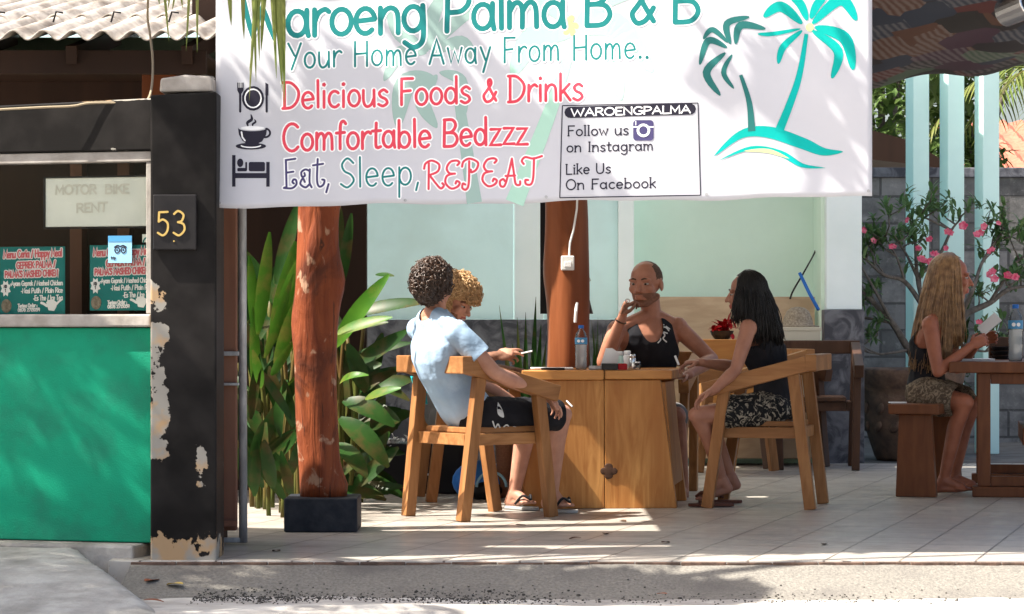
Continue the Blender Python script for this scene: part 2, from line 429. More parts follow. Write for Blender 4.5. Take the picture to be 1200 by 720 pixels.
        for (x0, x1, z0, z1, g, s) in patches:
            def band(o, a, b):
                r1 = N(nt, 'ShaderNodeMapRange', interpolation_type='SMOOTHSTEP'); r1.inputs[1].default_value = a-s; r1.inputs[2].default_value = a+s; L.new(o, r1.inputs[0])
                r2 = N(nt, 'ShaderNodeMapRange', interpolation_type='SMOOTHSTEP'); r2.inputs[1].default_value = b-s; r2.inputs[2].default_value = b+s; L.new(o, r2.inputs[0])
                return math2('SUBTRACT', r1.outputs[0], r2.outputs[0])
            w = math2('MULTIPLY', math2('MULTIPLY', band(sx.outputs[0], x0, x1), band(sx.outputs[2], z0, z1)), g)
            tot = w if tot is None else math2('MAXIMUM', tot, w)
        n1 = N(nt, 'ShaderNodeTexNoise'); n1.inputs['Scale'].default_value = 13; n1.inputs['Detail'].default_value = 9; n1.inputs['Roughness'].default_value = .62
        L.new(tc.outputs['Object'], n1.inputs['Vector'])
        sumv = math2('ADD', tot, n1.outputs['Fac'])
        r = N(nt, 'ShaderNodeMapRange'); r.inputs[1].default_value = .86; r.inputs[2].default_value = .875; L.new(sumv, r.inputs[0])
        n2 = N(nt, 'ShaderNodeTexNoise'); n2.inputs['Scale'].default_value = 6; n2.inputs['Detail'].default_value = 6; L.new(tc.outputs['Object'], n2.inputs['Vector'])
        rr = N(nt, 'ShaderNodeMapRange'); rr.inputs[1].default_value = .46; rr.inputs[2].default_value = .54; L.new(n2.outputs['Fac'], rr.inputs[0])
        plaster = mixc(nt, rr.outputs[0], (.38, .255, .145), (.29, .27, .235))
        n3 = N(nt, 'ShaderNodeTexNoise'); n3.inputs['Scale'].default_value = 5; n3.inputs['Detail'].default_value = 6; L.new(tc.outputs['Object'], n3.inputs['Vector'])
        r3 = N(nt, 'ShaderNodeMapRange'); r3.inputs[1].default_value = .4; r3.inputs[2].default_value = .7; L.new(n3.outputs['Fac'], r3.inputs[0])
        pc = mixc(nt, r3.outputs[0], paint, tuple(x*2.3 for x in paint))
        L.new(mixc(nt, r.outputs[0], pc, plaster), p.inputs['Base Color'])
        ro = N(nt, 'ShaderNodeMapRange'); ro.inputs[3].default_value = .5; ro.inputs[4].default_value = .9; L.new(r.outputs[0], ro.inputs[0]); L.new(ro.outputs[0], p.inputs['Roughness'])
        iv = math2('SUBTRACT', 1, r.outputs[0]); add_bump(nt, p, iv, .6, .004)
        return m
    MT['peel'] = peel('peeling_black_paint', [(-1.66, -1.455, .40, 1.20, .42, .05), (-1.36, -1.29, .30, .50, .38, .035), (-1.7, -1.2, -.2, .14, .46, .10), (-1.62, -1.4, .30, .55, .2, .05), (-1.55, -1.2, .2, .5, .16, .1)], ox=-1.4, oz=-.1)
    MT['beam_paint'] = peel('chipped_black_paint', [(-1.8, -1.65, 1.70, 1.785, .36, .02), (-3.6, -1.5, 1.975, 2.1, .5, .006)], ox=-2.3)
    # patchwork cloth
    m, nt, p = new_mat('patchwork_cloth'); p.inputs['Roughness'].default_value = .9
    vec = coords(nt, (1, 1, 1), (.2, .1, .5))
    vo = N(nt, 'ShaderNodeTexVoronoi', distance='CHEBYCHEV'); vo.inputs['Scale'].default_value = 4.5; nt.links.new(vec, vo.inputs['Vector'])
    sx = N(nt, 'ShaderNodeSeparateColor'); nt.links.new(vo.outputs['Color'], sx.inputs[0])
    cr = N(nt, 'ShaderNodeValToRGB'); cr.color_ramp.interpolation = 'CONSTANT'
    cols = [(.008, .005, .009), (.07, .010, .009), (.012, .02, .04), (.05, .085, .055), (.04, .012, .03), (.008, .006, .006), (.075, .028, .014)]
    while len(cr.color_ramp.elements) < len(cols): cr.color_ramp.elements.new(.5)
    for i, c in enumerate(cols): cr.color_ramp.elements[i].position = i/len(cols); cr.color_ramp.elements[i].color = (c[0]*.6, c[1]*.6, c[2]*.6, 1)
    nt.links.new(sx.outputs[0], cr.inputs[0])
    wv = N(nt, 'ShaderNodeTexWave'); wv.inputs['Scale'].default_value = 9; wv.inputs['Distortion'].default_value = 4; wv.inputs['Detail'].default_value = 3; nt.links.new(vec, wv.inputs['Vector'])
    gt = N(nt, 'ShaderNodeMath', operation='GREATER_THAN'); gt.inputs[1].default_value = .55; nt.links.new(sx.outputs[1], gt.inputs[0])
    ml = N(nt, 'ShaderNodeMath', operation='MULTIPLY'); nt.links.new(wv.outputs['Fac'], ml.inputs[0]); nt.links.new(gt.outputs[0], ml.inputs[1])
    ml2 = N(nt, 'ShaderNodeMath', operation='MULTIPLY'); nt.links.new(ml.outputs[0], ml2.inputs[0]); ml2.inputs[1].default_value = .35
    nt.links.new(mixc(nt, ml2.outputs[0], cr.outputs[0], (.15, .14, .14)), p.inputs['Base Color']); MT['patch'] = m
build_mats()

# ---------------------------------------------------------------- ground, road, patio
def sstep(a, b, x):
    t = max(0, min(1, (x-a)/(b-a))); return t*t*(3-2*t)
def grid_mesh(name, xs, ys, zf, m, kind='structure', smooth=True, parent=None):
    nx = len(xs); mb = MB()
    vs = [(x, y, zf(x, y)) for y in ys for x in xs]
    fs = [(j*nx+i, j*nx+i+1, (j+1)*nx+i+1, (j+1)*nx+i) for j in range(len(ys)-1) for i in range(nx-1)]
    mb.add(vs, fs); o = mb.build(name, m, parent, smooth)
    if kind: o['kind'] = kind
    return o
def frange(a, b, s):
    n = max(1, round((b-a)/s)); return [a+(b-a)*i/n for i in range(n+1)]
def road_z(x, y):
    z = -.115+.012*noise.noise(V((x*.8, y*.8, 0)))+.006*noise.noise(V((x*5, y*5, 3)))
    z += .02*sstep(10.25, 10.0, y)*sstep(-2.5, 0, x)
    return z if 3 < y < 14 and abs(x) < 8 else -.12
grid_mesh('road', [-400, -60, -12]+frange(-8, -3, .5)[0:]+frange(-2.9, 3, .05)+frange(3.5, 8, .5)+[12, 60, 400],
          [-400, -60, -10, 0, 5]+frange(8.5, 11, .05)+[12, 14, 60, 400], road_z, MT['sand'])
def apron_z(x, y):
    t = (10.9-y)/.42
    return -.012-.1*t**1.15+.004*noise.noise(V((x*9, y*9, 1)))+.006*noise.noise(V((x*2, y*2, 5)))
grid_mesh('pebbled_apron', frange(-1.62, 4.5, .04), frange(10.44, 10.9, .03), apron_z, MT['pebble'])
def ramp_z(x, y):
    xe = -1.62+(10.75-y)*.40
    m = sstep(xe+.03, xe-.16, x)
    t = (y-9.6)/1.45
    z = -.14+.185*max(0, min(1, t))**.8+.012*noise.noise(V((x*1.7, y*1.7, 9)))+.005*noise.noise(V((x*7, y*7, 2)))
    return (-.16)*(1-m)+z*m
grid_mesh('concrete_ramp', frange(-4.5, -1.0, .035), frange(9.5, 11.08, .035), ramp_z, MT['concrete'])
mb = MB(); mb.bb(-1.72, 6.5, 10.9, 18.6, -.2, 0)
o = mb.build('patio_floor', MT['tiles'], bevel=.004); o['kind'] = 'structure'
mb = MB()
for i in range(42):
    x = -1.62+i*.195; mb.bb(x, x+.19, 10.872+rnd.uniform(0, .008), 10.897, -.05, -.004-rnd.uniform(0, .004))
o = mb.build('patio_edge_kerb', MT['edge'], bevel=.003); o['kind'] = 'structure'
grid_mesh('courtyard_ground', [-8, -3, 0, 2, 4, 8, 30], [18.62, 20, 22, 26, 40, 80], lambda x, y: -.05, MT['dirt'])
# dark grit gathered in the gutter at the foot of the apron
mb = MB()
for i in range(4200):
    y = rnd.gauss(10.43, .075); x = rnd.uniform(-1.3, 2.4)
    if noise.noise(V((x*1.3, 2, 4))) + rnd.uniform(-.5, .7)*.6 < -.05: continue
    if x > .6 and rnd.random() < .75: continue
    z = max(road_z(x, y), apron_z(x, y) if y > 10.44 else -9)+.002
    s = rnd.uniform(.0025, .007)*(1 if rnd.random() < .93 else 1.8)
    a = rnd.uniform(0, 6.3)
    mb.box((x, y, z), (s*rnd.uniform(.7, 1.6), s, s*.7), Matrix.Rotation(a, 3, 'Z'), taper=rnd.uniform(.4, .8))
o = mb.build('gutter_gravel', MT['gravel']); o['kind'] = 'stuff'
def strip_z(x, y): return max(road_z(x, y), -.112)+.006
xs = frange(-1.3, 1.6, .018)
mb = MB(); vs = []; fs = []
for i, x in enumerate(xs):
    a = 10.34+.07*noise.noise(V((x*2.2, 0, 0)))+.03*noise.noise(V((x*9, 0, 0))); b = 10.53+.05*noise.noise(V((x*2.5, 7, 0)))+.015*noise.noise(V((x*11, 3, 0)))
    if x > .5: a += .03*(x-.5)
    for k in range(8):
        y = a+(b-a)*k/7; vs.append((x, y, max(road_z(x, y), apron_z(x, y) if y > 10.44 else -9)+(.005+.004*noise.noise(V((x*14, y*14, 0))) if 0 < k < 7 else -.004)))
for i in range(len(xs)-1):
    for k in range(7):
        if noise.noise(V((x*5.5, k*.9, 2.2)))+.6*noise.noise(V((x*15, k*1.3, 8))) > -.28+.45*max(0, x): fs.append((i*8+k, (i+1)*8+k, (i+1)*8+k+1, i*8+k+1))
mb.add(vs, fs); o = mb.build('gutter_dirt', MT['gravel'], smooth=True); o['kind'] = 'stuff'

# ---------------------------------------------------------------- kiosk with the serving window
k = thing('kiosk', 'green walled kiosk with a glass serving window under a black beam', 'kiosk', (-2.3, 11.2, 0))
mb = MB(); mb.bb(-4.2, -1.547, 11.10, 11.24, .058, .992); mb.build('green_wall', MT['green_wall'], k, bevel=.006)
mb = MB(); mb.bb(-4.3, -1.60, 10.98, 11.30, -.1, .055); mb.build('plinth', MT['concrete'], k, bevel=.012)
mb = MB(); mb.bb(-4.2, -1.553, 11.06, 11.26, .995, 1.050); mb.build('window_sill', MT['ledge'], k, bevel=.008)
mb = MB()
mb.bb(-4.2, -1.553, 11.085, 11.17, 1.712, 1.757); mb.bb(-1.586, -1.556, 11.09, 11.16, 1.052, 1.71)
mb.build('window_frame', MT['ledge'], k, bevel=.004)
mb = MB(); mb.bb(-4.2, -1.588, 11.122, 11.126, 1.052, 1.71); mb.build('window_glass', MT['glass'], k)
mb = MB(); mb.prism([(-4.2, 1.76), (-1.545, 1.76), (-1.545, 1.985), (-4.2, 1.925)], 11.07, 11.25); mb.build('beam', MT['beam_paint'], k, bevel=.006)
mb = MB(); mb.bb(-4.2, -1.56, 11.95, 11.99, .0, 2.0); mb.bb(-4.2, -4.16, 11.26, 11.95, 0, 2.0); mb.bb(-1.60, -1.56, 11.26, 11.95, 0, 2.0); mb.bb(-4.2, -1.56, 11.26, 11.95, 1.93, 1.96)
mb.build('inner_wall', MT['timber'], k)
mb = MB()
for x in (-2.26, -2.02, -1.86, -1.70): mb.bb(x-.03, x+.03, 11.84, 11.9, .9, 1.9)
mb.build('inner_stud', MT['old_wood'], k)
mb = MB(); mb.bb(-4.1, -1.62, 11.3, 11.8, .93, .97); mb.build('counter', MT['old_wood'], k)
mb = MB(); mb.bb(-4.4, -1.0, 11.0, 12.6, 2.055, 2.09)
# ---------------------------------------------------------------- black pillar
p = thing('gate_pillar', 'square black pillar with paint peeling down to tan plaster beside the green wall', 'pillar', (-1.4, 11.05, -.1))
mb = MB(); mb.prism([(-1.544, -.14), (-1.262, -.14), (-1.262, 2.0), (-1.544, 1.985)], 10.93, 11.22); mb.build('pillar_shaft', MT['peel'], p, bevel=.008)
mb = MB(); mb.prism([(-1.51, 2.001), (-1.285, 2.004), (-1.285, 2.068), (-1.40, 2.075), (-1.505, 2.06)], 10.96, 11.20); mb.build('cap', MT['ledge'], p, bevel=.01)
def ell_poly(cx, cy, rx, ry, n=24, a0=0, a1=360): return [(cx+rx*math.cos(R(a0+(a1-a0)*i/(n-1))), cy+ry*math.sin(R(a0+(a1-a0)*i/(n-1)))) for i in range(n)]

# ---------------------------------------------------------------- stroke lettering
def sm(pts, k=6):
    """Catmull-Rom through the points"""
    if len(pts) < 3: return pts
    out = []; P = [pts[0]]+list(pts)+[pts[-1]]
    for i in range(1, len(P)-2):
        for j in range(k):
            t = j/k; a, b, c, d = P[i-1], P[i], P[i+1], P[i+2]
            out.append(tuple(.5*((2*b[q])+(-a[q]+c[q])*t+(2*a[q]-5*b[q]+4*c[q]-d[q])*t*t+(-a[q]+3*b[q]-3*c[q]+d[q])*t**3) for q in (0, 1)))
    return out+[pts[-1]]
def A(cx, cy, rx, ry, a0=0, a1=360, n=18): return ell_poly(cx, cy, rx, ry, n, a0, a1)
def Sp(cx, cy, r, a0, a1, r1=.25, n=18): return [(cx+(r+(r*r1-r)*i/(n-1))*math.cos(R(a0+(a1-a0)*i/(n-1))), cy+(r+(r*r1-r)*i/(n-1))*math.sin(R(a0+(a1-a0)*i/(n-1)))) for i in range(n)]
S_ = sm
GL = {
 'a': (1.0, [A(.42, .5, .36, .48, 40, 400), S_([(.8, 1), (.8, .35), (.86, 0)])]),
 'b': (.98, [[(.1, 1.65), (.1, 0)], A(.47, .48, .37, .47)]),
 'c': (.86, [A(.45, .5, .38, .49, 50, 315)]),
 'd': (1.0, [A(.42, .48, .36, .47), [(.8, 1.65), (.82, 0)]]),
 'e': (.92, [[(.08, .5), (.78, .56)]+A(.43, .5, .37, .49, 10, 315)]),
 'f': (.66, [S_([(.66, 1.5), (.5, 1.66), (.32, 1.5), (.28, .9), (.28, 0)]), [(.02, .95), (.58, .98)]]),
 'g': (1.0, [A(.42, .5, .36, .48), S_([(.8, 1), (.83, .2), (.78, -.4), (.45, -.62), (.1, -.42)])]),
 'h': (.95, [[(.1, 1.65), (.1, 0)], S_([(.1, .55), (.3, .9), (.55, .98), (.76, .75), (.79, 0)])]),
 'i': (.36, [[(.14, 1), (.14, 0)], A(.14, 1.4, .03, .03, n=6)]),
 'k': (.85, [[(.1, 1.65), (.1, 0)], [(.7, 1), (.12, .42)], [(.3, .58), (.76, 0)]]),
 'l': (.36, [[(.13, 1.65), (.15, 0)]]),
 'm': (1.38, [[(.1, 1), (.1, 0)], S_([(.1, .6), (.28, .92), (.48, .95), (.6, .7), (.6, 0)]), S_([(.6, .6), (.8, .92), (1.0, .95), (1.13, .7), (1.16, 0)])]),
 'n': (.95, [[(.1, 1), (.1, 0)], S_([(.1, .55), (.3, .9), (.55, .98), (.76, .75), (.79, 0)])]),
 'o': (.95, [A(.45, .5, .38, .49)]),
 'p': (.98, [[(.1, 1), (.1, -.65)], A(.48, .5, .37, .48)]),
 'r': (.70, [[(.1, 1), (.1, 0)], S_([(.1, .5), (.25, .85), (.5, 1), (.66, .9)])]),
 's': (.78, [S_([(.66, .86), (.42, 1), (.14, .82), (.24, .58), (.56, .42), (.66, .18), (.38, 0), (.08, .12)])]),
 't': (.66, [S_([(.3, 1.5), (.27, .25), (.38, .02), (.6, .08)]), [(.02, 1.02), (.6, 1.04)]]),
 'u': (.98, [S_([(.08, 1), (.1, .3), (.3, 0), (.6, .1), (.78, .45)]), [(.8, 1), (.82, 0)]]),
 'v': (.85, [[(.05, 1), (.4, 0), (.75, 1)]]),
 'w': (1.2, [[(.05, 1), (.3, .02), (.57, .8), (.84, .02), (1.1, 1)]]),
 'y': (.88, [[(.08, 1), (.45, .15)], [(.8, 1), (.28, -.62)]]),
 'z': (.86, [[(.1, .96), (.74, .96), (.08, .02), (.8, .02)]]),
 'A': (1.25, [[(.05, 0), (.58, 1.62), (1.12, 0)], [(.24, .55), (.94, .55)]]),
 'B': (1.15, [[(.15, 1.6), (.12, 0)], S_([(.12, 1.6), (.7, 1.58), (.9, 1.25), (.65, .88), (.16, .82)]), S_([(.16, .82), (.8, .78), (1.02, .4), (.75, .04), (.12, 0)])]),
 'C': (1.2, [A(.66, .8, .58, .82, 48, 315)]),
 'D': (1.25, [[(.14, 1.6), (.14, 0)], S_([(.02, 1.6), (.6, 1.55), (1.08, 1.05), (1.0, .45), (.6, .06), (.02, 0)])]),
 'E': (1.0, [[(.85, 1.6), (.14, 1.6), (.14, 0), (.88, 0)], [(.14, .82), (.72, .82)]]),
 'F': (1.0, [[(.9, 1.6), (.14, 1.6), (.14, 0)], [(.14, .82), (.74, .86)]]),
 'G': (1.25, [A(.66, .8, .58, .82, 45, 330)+[(1.18, .7), (.72, .7)]]),
 'H': (1.2, [[(.12, 1.6), (.12, 0)], [(1.02, 1.6), (1.02, 0)], [(.12, .8), (1.02, .84)]]),
 'I': (.45, [[(.2, 1.6), (.2, 0)]]),
 'K': (1.1, [[(.12, 1.6), (.12, 0)], [(.95, 1.6), (.14, .7)], [(.4, .95), (1.0, 0)]]),
 'L': (.95, [[(.12, 1.6), (.12, 0), (.85, 0)]]),
 'M': (1.4, [[(.1, 0), (.15, 1.6), (.66, .4), (1.16, 1.6), (1.22, 0)]]),
 'N': (1.25, [[(.12, 0), (.12, 1.6), (1.05, 0), (1.05, 1.6)]]),
 'O': (1.35, [A(.66, .8, .58, .82)]),
 'P': (1.1, [[(.16, 1.6), (.12, 0)], S_([(.12, 1.6), (.75, 1.55), (.98, 1.15), (.7, .78), (.16, .72)])]),
 'R': (1.15, [[(.14, 1.6), (.12, 0)], S_([(.12, 1.6), (.75, 1.55), (.92, 1.2), (.7, .86), (.16, .8)]), [(.5, .8), (1.02, 0)]]),
 'S': (1.05, [S_([(.88, 1.35), (.5, 1.62), (.16, 1.3), (.3, .92), (.72, .7), (.9, .35), (.5, 0), (.08, .2)])]),
 'T': (1.1, [[(.02, 1.58), (1.05, 1.62)], [(.54, 1.6), (.52, 0)]]),
 'U': (1.25, [S_([(.12, 1.6), (.12, .5), (.3, .08), (.6, 0), (.92, .12), (1.06, .5), (1.06, 1.6)])]),
 'W': (1.75, [[(.05, 1.6), (.42, .02), (.82, 1.25), (1.22, .02), (1.62, 1.6)]]),
 'Y': (1.1, [[(.05, 1.6), (.52, .8)], [(1.0, 1.6), (.3, -.1)]]),
 '&': (1.05, [S_([(.95, .1), (.5, .9), (.42, 1.3), (.55, 1.4), (.62, 1.15), (.35, .75), (.12, .4), (.3, .05), (.65, .15), (.95, .62)])]),
 ',': (.42, [[(.2, .12), (.08, -.3)]]), '.': (.4, [A(.15, .06, .05, .05, n=7)]), '-': (.55, [[(.05, .55), (.42, .55)]]),
 '/': (.7, [[(.05, -.1), (.55, 1.6)]]), ':': (.4, [A(.15, .1, .04, .04, n=6), A(.15, .7, .04, .04, n=6)]), "'": (.3, [[(.12, 1.6), (.1, 1.3)]]), ' ': (.62, []),
 '0': (1.0, [A(.45, .8, .38, .8)]), '1': (.6, [[(.1, 1.3), (.35, 1.6), (.35, 0)]]), '2': (1.0, [S_([(.1, 1.25), (.4, 1.6), (.8, 1.25), (.5, .6), (.08, .02)])+[(.85, .02)]]),
 '5': (.95, [[(.8, 1.6), (.22, 1.6), (.16, .95)], S_([(.16, .92), (.5, 1.05), (.84, .7), (.75, .2), (.4, 0), (.08, .15)])]),
 '3': (.95, [S_([(.1, 1.4), (.42, 1.62), (.78, 1.3), (.62, .95), (.36, .86)]), S_([(.36, .86), (.74, .72), (.84, .4), (.6, .05), (.1, .1)])]),
 '7': (.9, [[(.08, 1.6), (.8, 1.6), (.3, 0)]]), '8': (.95, [A(.44, 1.2, .3, .38), A(.44, .42, .38, .42)]), '9': (.95, [A(.44, 1.15, .34, .45), [(.78, 1.2), (.6, 0)]]),
}
CURLY = {
 'E': (1.15, [[(.95, 1.62), (.25, 1.55), (.3, .05), (.1, 0)], [(.28, .85), (.8, .9)], S_([(.1, .0), (.7, -.02), (1.02, .18), (1.0, .42), (.82, .46), (.74, .32), (.84, .24)])]),
 'e': (1.15, [S_([(.85, 1.35), (.98, 1.5), (.8, 1.62), (.4, 1.55), (.18, 1.2), (.35, .9), (.7, .86)]), S_([(.6, .86), (.2, .75), (.1, .35), (.45, 0), (.85, .08), (1.0, .3), (.82, .42), (.74, .28)])]),
 'a': (1.0, [S_([(.82, 1.0), (.8, .3), (.95, .0)]), S_([(.82, .2), (.5, 0), (.12, .2), (.3, .5), (.45, .3)]), S_([(.82, .9), (.5, 1.0), (.2, .85), (.25, .6), (.45, .65), (.42, .8)])]),
 't': (.85, [S_([(.35, 1.55), (.3, .4), (.45, .02), (.75, .1), (.85, .35), (.68, .4)]), [(.0, 1.2), (.75, 1.28)]]),
 'R': (1.25, [[(.3, 1.5), (.28, 0)], S_([(.0, 1.2), (.1, 1.5), (.5, 1.65), (.95, 1.4), (.85, 1.0), (.3, .8)]), S_([(.35, .8), (.75, .3), (1.05, .0), (1.25, .15), (1.15, .3)])]),
 'P': (1.2, [S_([(.45, 1.5), (.42, .2), (.25, -.15), (.02, -.05), (.05, .2), (.2, .15)]), S_([(.0, 1.2), (.1, 1.5), (.5, 1.65), (1.0, 1.4), (.9, 1.0), (.6, .85), (.55, 1.0)])]),
 'A': (1.45, [S_([(.35, .3), (.25, .42), (.05, .3), (.1, .02), (.35, .05), (.6, .8), (.8, 1.6)]), S_([(.8, 1.6), (.95, .6), (1.05, .1), (1.3, .05), (1.32, .25)]), [(.4, .6), (1.0, .6)]]),
 'T': (1.3, [S_([(.1, 1.2), (-.02, 1.4), (.2, 1.6), (.7, 1.5), (1.25, 1.62)]), S_([(.75, 1.52), (.7, .4), (.55, 0), (.25, .02), (.2, .25), (.38, .25)])]),
 ',': (.45, [[(.25, .15), (.08, -.3)]]), ' ': (.6, []),
}
ZC = [0]
def stroke(mb, pts, hw, put, taper=None, caps=True):
    """pts in 2D (paper units); put maps (x,y,layer) to 3D; hw is the half width"""
    pts = [p for i, p in enumerate(pts) if i == 0 or (abs(p[0]-pts[i-1][0])+abs(p[1]-pts[i-1][1])) > 1e-6]
    fine = []
    for i, p in enumerate(pts):
        if i:
            a = pts[i-1]; q = max(1, int(math.hypot(p[0]-a[0], p[1]-a[1])/10))
            fine += [(a[0]+(p[0]-a[0])*j/q, a[1]+(p[1]-a[1])*j/q) for j in range(1, q)]
        fine.append(p)
    if len(pts) > 1: pts = fine
    n = len(pts); ZC[0] = (ZC[0]+1) % 9; lay = ZC[0]*.00005
    if n < 2: return
    closed = abs(pts[0][0]-pts[-1][0])+abs(pts[0][1]-pts[-1][1]) < 1e-4
    vs = []; fs = []
    for i, p in enumerate(pts):
        def dr(a, b):
            x, y = b[0]-a[0], b[1]-a[1]; l = math.hypot(x, y) or 1; return x/l, y/l
        if closed: d1 = dr(pts[i-1 if i else n-2], p); d2 = dr(p, pts[i+1 if i < n-1 else 1])
        else: d1 = dr(pts[max(i-1, 0)], pts[max(i, 1)]); d2 = dr(pts[min(i, n-2)], pts[min(i+1, n-1)])
        nx, ny = -(d1[1]+d2[1]), d1[0]+d2[0]; l = math.hypot(nx, ny)
        if l < .2: nx, ny = -d1[1], d1[0]; k = 1
        else:
            nx /= l; ny /= l; k = min(1.6, 1/max(.3, nx*-d1[1]+ny*d1[0]))
        w = hw*(taper(i/(n-1)) if taper else 1)*k
        vs += [put(p[0]+nx*w, p[1]+ny*w, lay), put(p[0]-nx*w, p[1]-ny*w, lay)]
    for i in range(n-1): fs.append((2*i, 2*i+1, 2*i+3, 2*i+2))
    mb.add(vs, fs)
    if caps and not closed and not taper:
        for p in (pts[0], pts[-1]):
            mb.add([put(p[0]+hw*math.cos(a*math.pi/5), p[1]+hw*math.sin(a*math.pi/5), lay+.00002) for a in range(10)], [tuple(range(10))])
def text_width(s, gl, track=0): return sum(gl.get(c, GL.get(c, (.6, [])))[0]+track for c in s)
def text(mb, s, x0, x1, b0, b1, xh, hw, put, gl=GL, serif=False, track=0, slant=0):
    """lettering between x0 and x1 px, baseline y from b0 to b1, x-height xh px (y down)"""
    w = text_width(s, gl, track); sx = (x1-x0)/w; cx = 0
    jr = random.Random(len(s)*31+int(x0))
    for ch in s:
        gw, sts = gl.get(ch, GL.get(ch, (.6, [])))
        jy = 0 if serif else jr.uniform(-.03, .03)*xh
        for st in sts:
            pts = []
            for (gx, gy) in st:
                X = x0+(cx+gx+slant*gy)*sx; base = b0+(b1-b0)*(X-x0)/(x1-x0)
                pts.append((X, base-gy*xh+jy))
            stroke(mb, pts, hw, put)
            if serif:
                for (q, r) in ((0, 1), (-1, -2)):
                    dx = abs(pts[q][0]-pts[r][0]); dy = abs(pts[q][1]-pts[r][1])
                    if len(st) <= 5 and dy > 3*dx: stroke(mb, [(pts[q][0]-xh*.2, pts[q][1]), (pts[q][0]+xh*.2, pts[q][1])], hw*.7, put, caps=False)
        cx += gw+track

# ---------------------------------------------------------------- banner
BD = 11.04
def ban(px, py, off=0.0):
    v = (py-240)/240           # 0 at the lower hem, -1 at the top of the picture
    d = BD+.11*v*-1 + .005*math.sin(px*.021+py*.008)+.004*math.sin(px*.05-py*.02+1)+.003*math.sin(py*.045)
    return W(px, py, d-off)
bn = thing('hanging_banner', 'wide white printed banner hanging across the front of the patio', 'banner', W(636, 240, BD))
mb = MB(); nx, ny = 110, 40; vs = []; fs = []
for j in range(ny+1):
    for i in range(nx+1):
        u = i/nx; v = j/ny
        x = 253+(1022-253)*u+(1.5 if v < .5 else 0)*0; yb = 243.5-13.0*u+1.2*math.sin(u*19)+.8*math.sin(u*43); y = -44+(yb+44)*v
        vs.append(ban(x, y))
for j in range(ny):
    for i in range(nx):
        a = j*(nx+1)+i; fs.append((a, a+1, a+nx+2, a+nx+1))
mb.add(vs, fs); o = mb.build('cloth', MT['banner'], bn, smooth=True)
so = o.modifiers.new('thick', 'SOLIDIFY'); so.thickness = .0012; so.offset = -1 if False else 1
def putl(base): return lambda x, y, l: ban(x, y, base+l)
OUT, INK = .0013, .0019
WM = .0007
# faint palms printed behind the lettering
def leafstroke(mb, pts, hw, put, e=.8):
    stroke(mb, sm(pts, 7), hw, put, taper=lambda t: max(.04, math.sin(math.pi*min(1, t*.96+.02))**e))
def trunkstroke(mb, pts, h0, h1, put): stroke(mb, sm(pts, 7), 1, put, taper=lambda t: h0+(h1-h0)*t)
mb = MB()
q = putl(WM)
for pts, w in (([(502, 60), (470, 40), (455, 8)], 9), ([(502, 58), (530, 25), (560, 8)], 11), ([(500, 58), (505, 25), (520, -10)], 9), ([(500, 62), (470, 62), (450, 95)], 8), ([(505, 62), (540, 50), (556, 70)], 8),
               ([(508, 90), (475, 100), (466, 150)], 12), ([(512, 88), (495, 118), (512, 150)], 9), ([(515, 85), (540, 95), (545, 135)], 7)):
    leafstroke(mb, pts, w, q)
trunkstroke(mb, [(535, 100), (545, 165), (556, 238)], 5, 9, q)
mb.build('watermark_print', MT['water_mark_b'], bn)
mb = MB()
for pts, w in (([(672, 40), (625, 45), (600, 90)], 14), ([(672, 38), (720, 30), (765, 85)], 15), ([(674, 42), (712, 70), (728, 118)], 12), ([(670, 30), (640, 5), (600, 5)], 10), ([(674, 30), (710, 0), (750, -10)], 10)):
    leafstroke(mb, pts, w, q)
trunkstroke(mb, [(668, 60), (645, 130), (603, 238)], 5, 11, q)
mb.build('watermark_print', MT['water_mark'], bn)
mb = MB()
for a in range(6): leafstroke(mb, [(667, 30), (667+7*math.cos(a), 30+8*math.sin(a)), (667+10*math.cos(a+.3), 30+13*math.sin(a+.3))], 3.5, putl(WM+.0005))
mb.build('watermark_print', MT['yellow_ink'], bn)
LINES = [("Waroeng Palma B & B", 283, 822, 45, 25, 30, 3.1, 'teal_ink', GL, 0, .0), ("Your Home Away From Home..", 337, 764, 80, 68, 18, 1.3, 'teal_ink', GL, 0, .12),
         ("Delicious Foods & Drinks", 331, 685, 127.5, 117, 19, 1.75, 'red_ink', GL, 0, .05), ("Comfortable Bedzzz", 331, 620, 177, 169, 19.5, 1.85, 'red_ink', GL, 0, .05),
         ("Eat,", 331, 389, 220, 219, 21, 1.25, 'navy_ink', CURLY, 0, .05), ("Sleep,", 398, 496, 220, 217, 21, 1.2, 'teal_ink', GL, 0, .12), ("RePeAT", 497, 636, 222, 216, 20, 1.35, 'red_ink', CURLY, 0, .0)]
for (s, x0, x1, b0, b1, xh, hw, ink, gl, sl, tr) in LINES:
    mb = MB(); text(mb, s, x0, x1, b0, b1, xh, hw+1.6, putl(OUT), gl, track=tr, slant=sl); mb.build('lettering_outline', MT['white_ink'], bn)
    mb = MB(); text(mb, s, x0, x1, b0, b1, xh, hw, putl(INK), gl, track=tr, slant=sl); mb.build('lettering', MT[ink], bn)
def poly(mb, pts, put): 
    ZC[0] = (ZC[0]+1) % 9
    mb.add([put(x, y, ZC[0]*.00005) for x, y in pts], [tuple(range(len(pts)))])
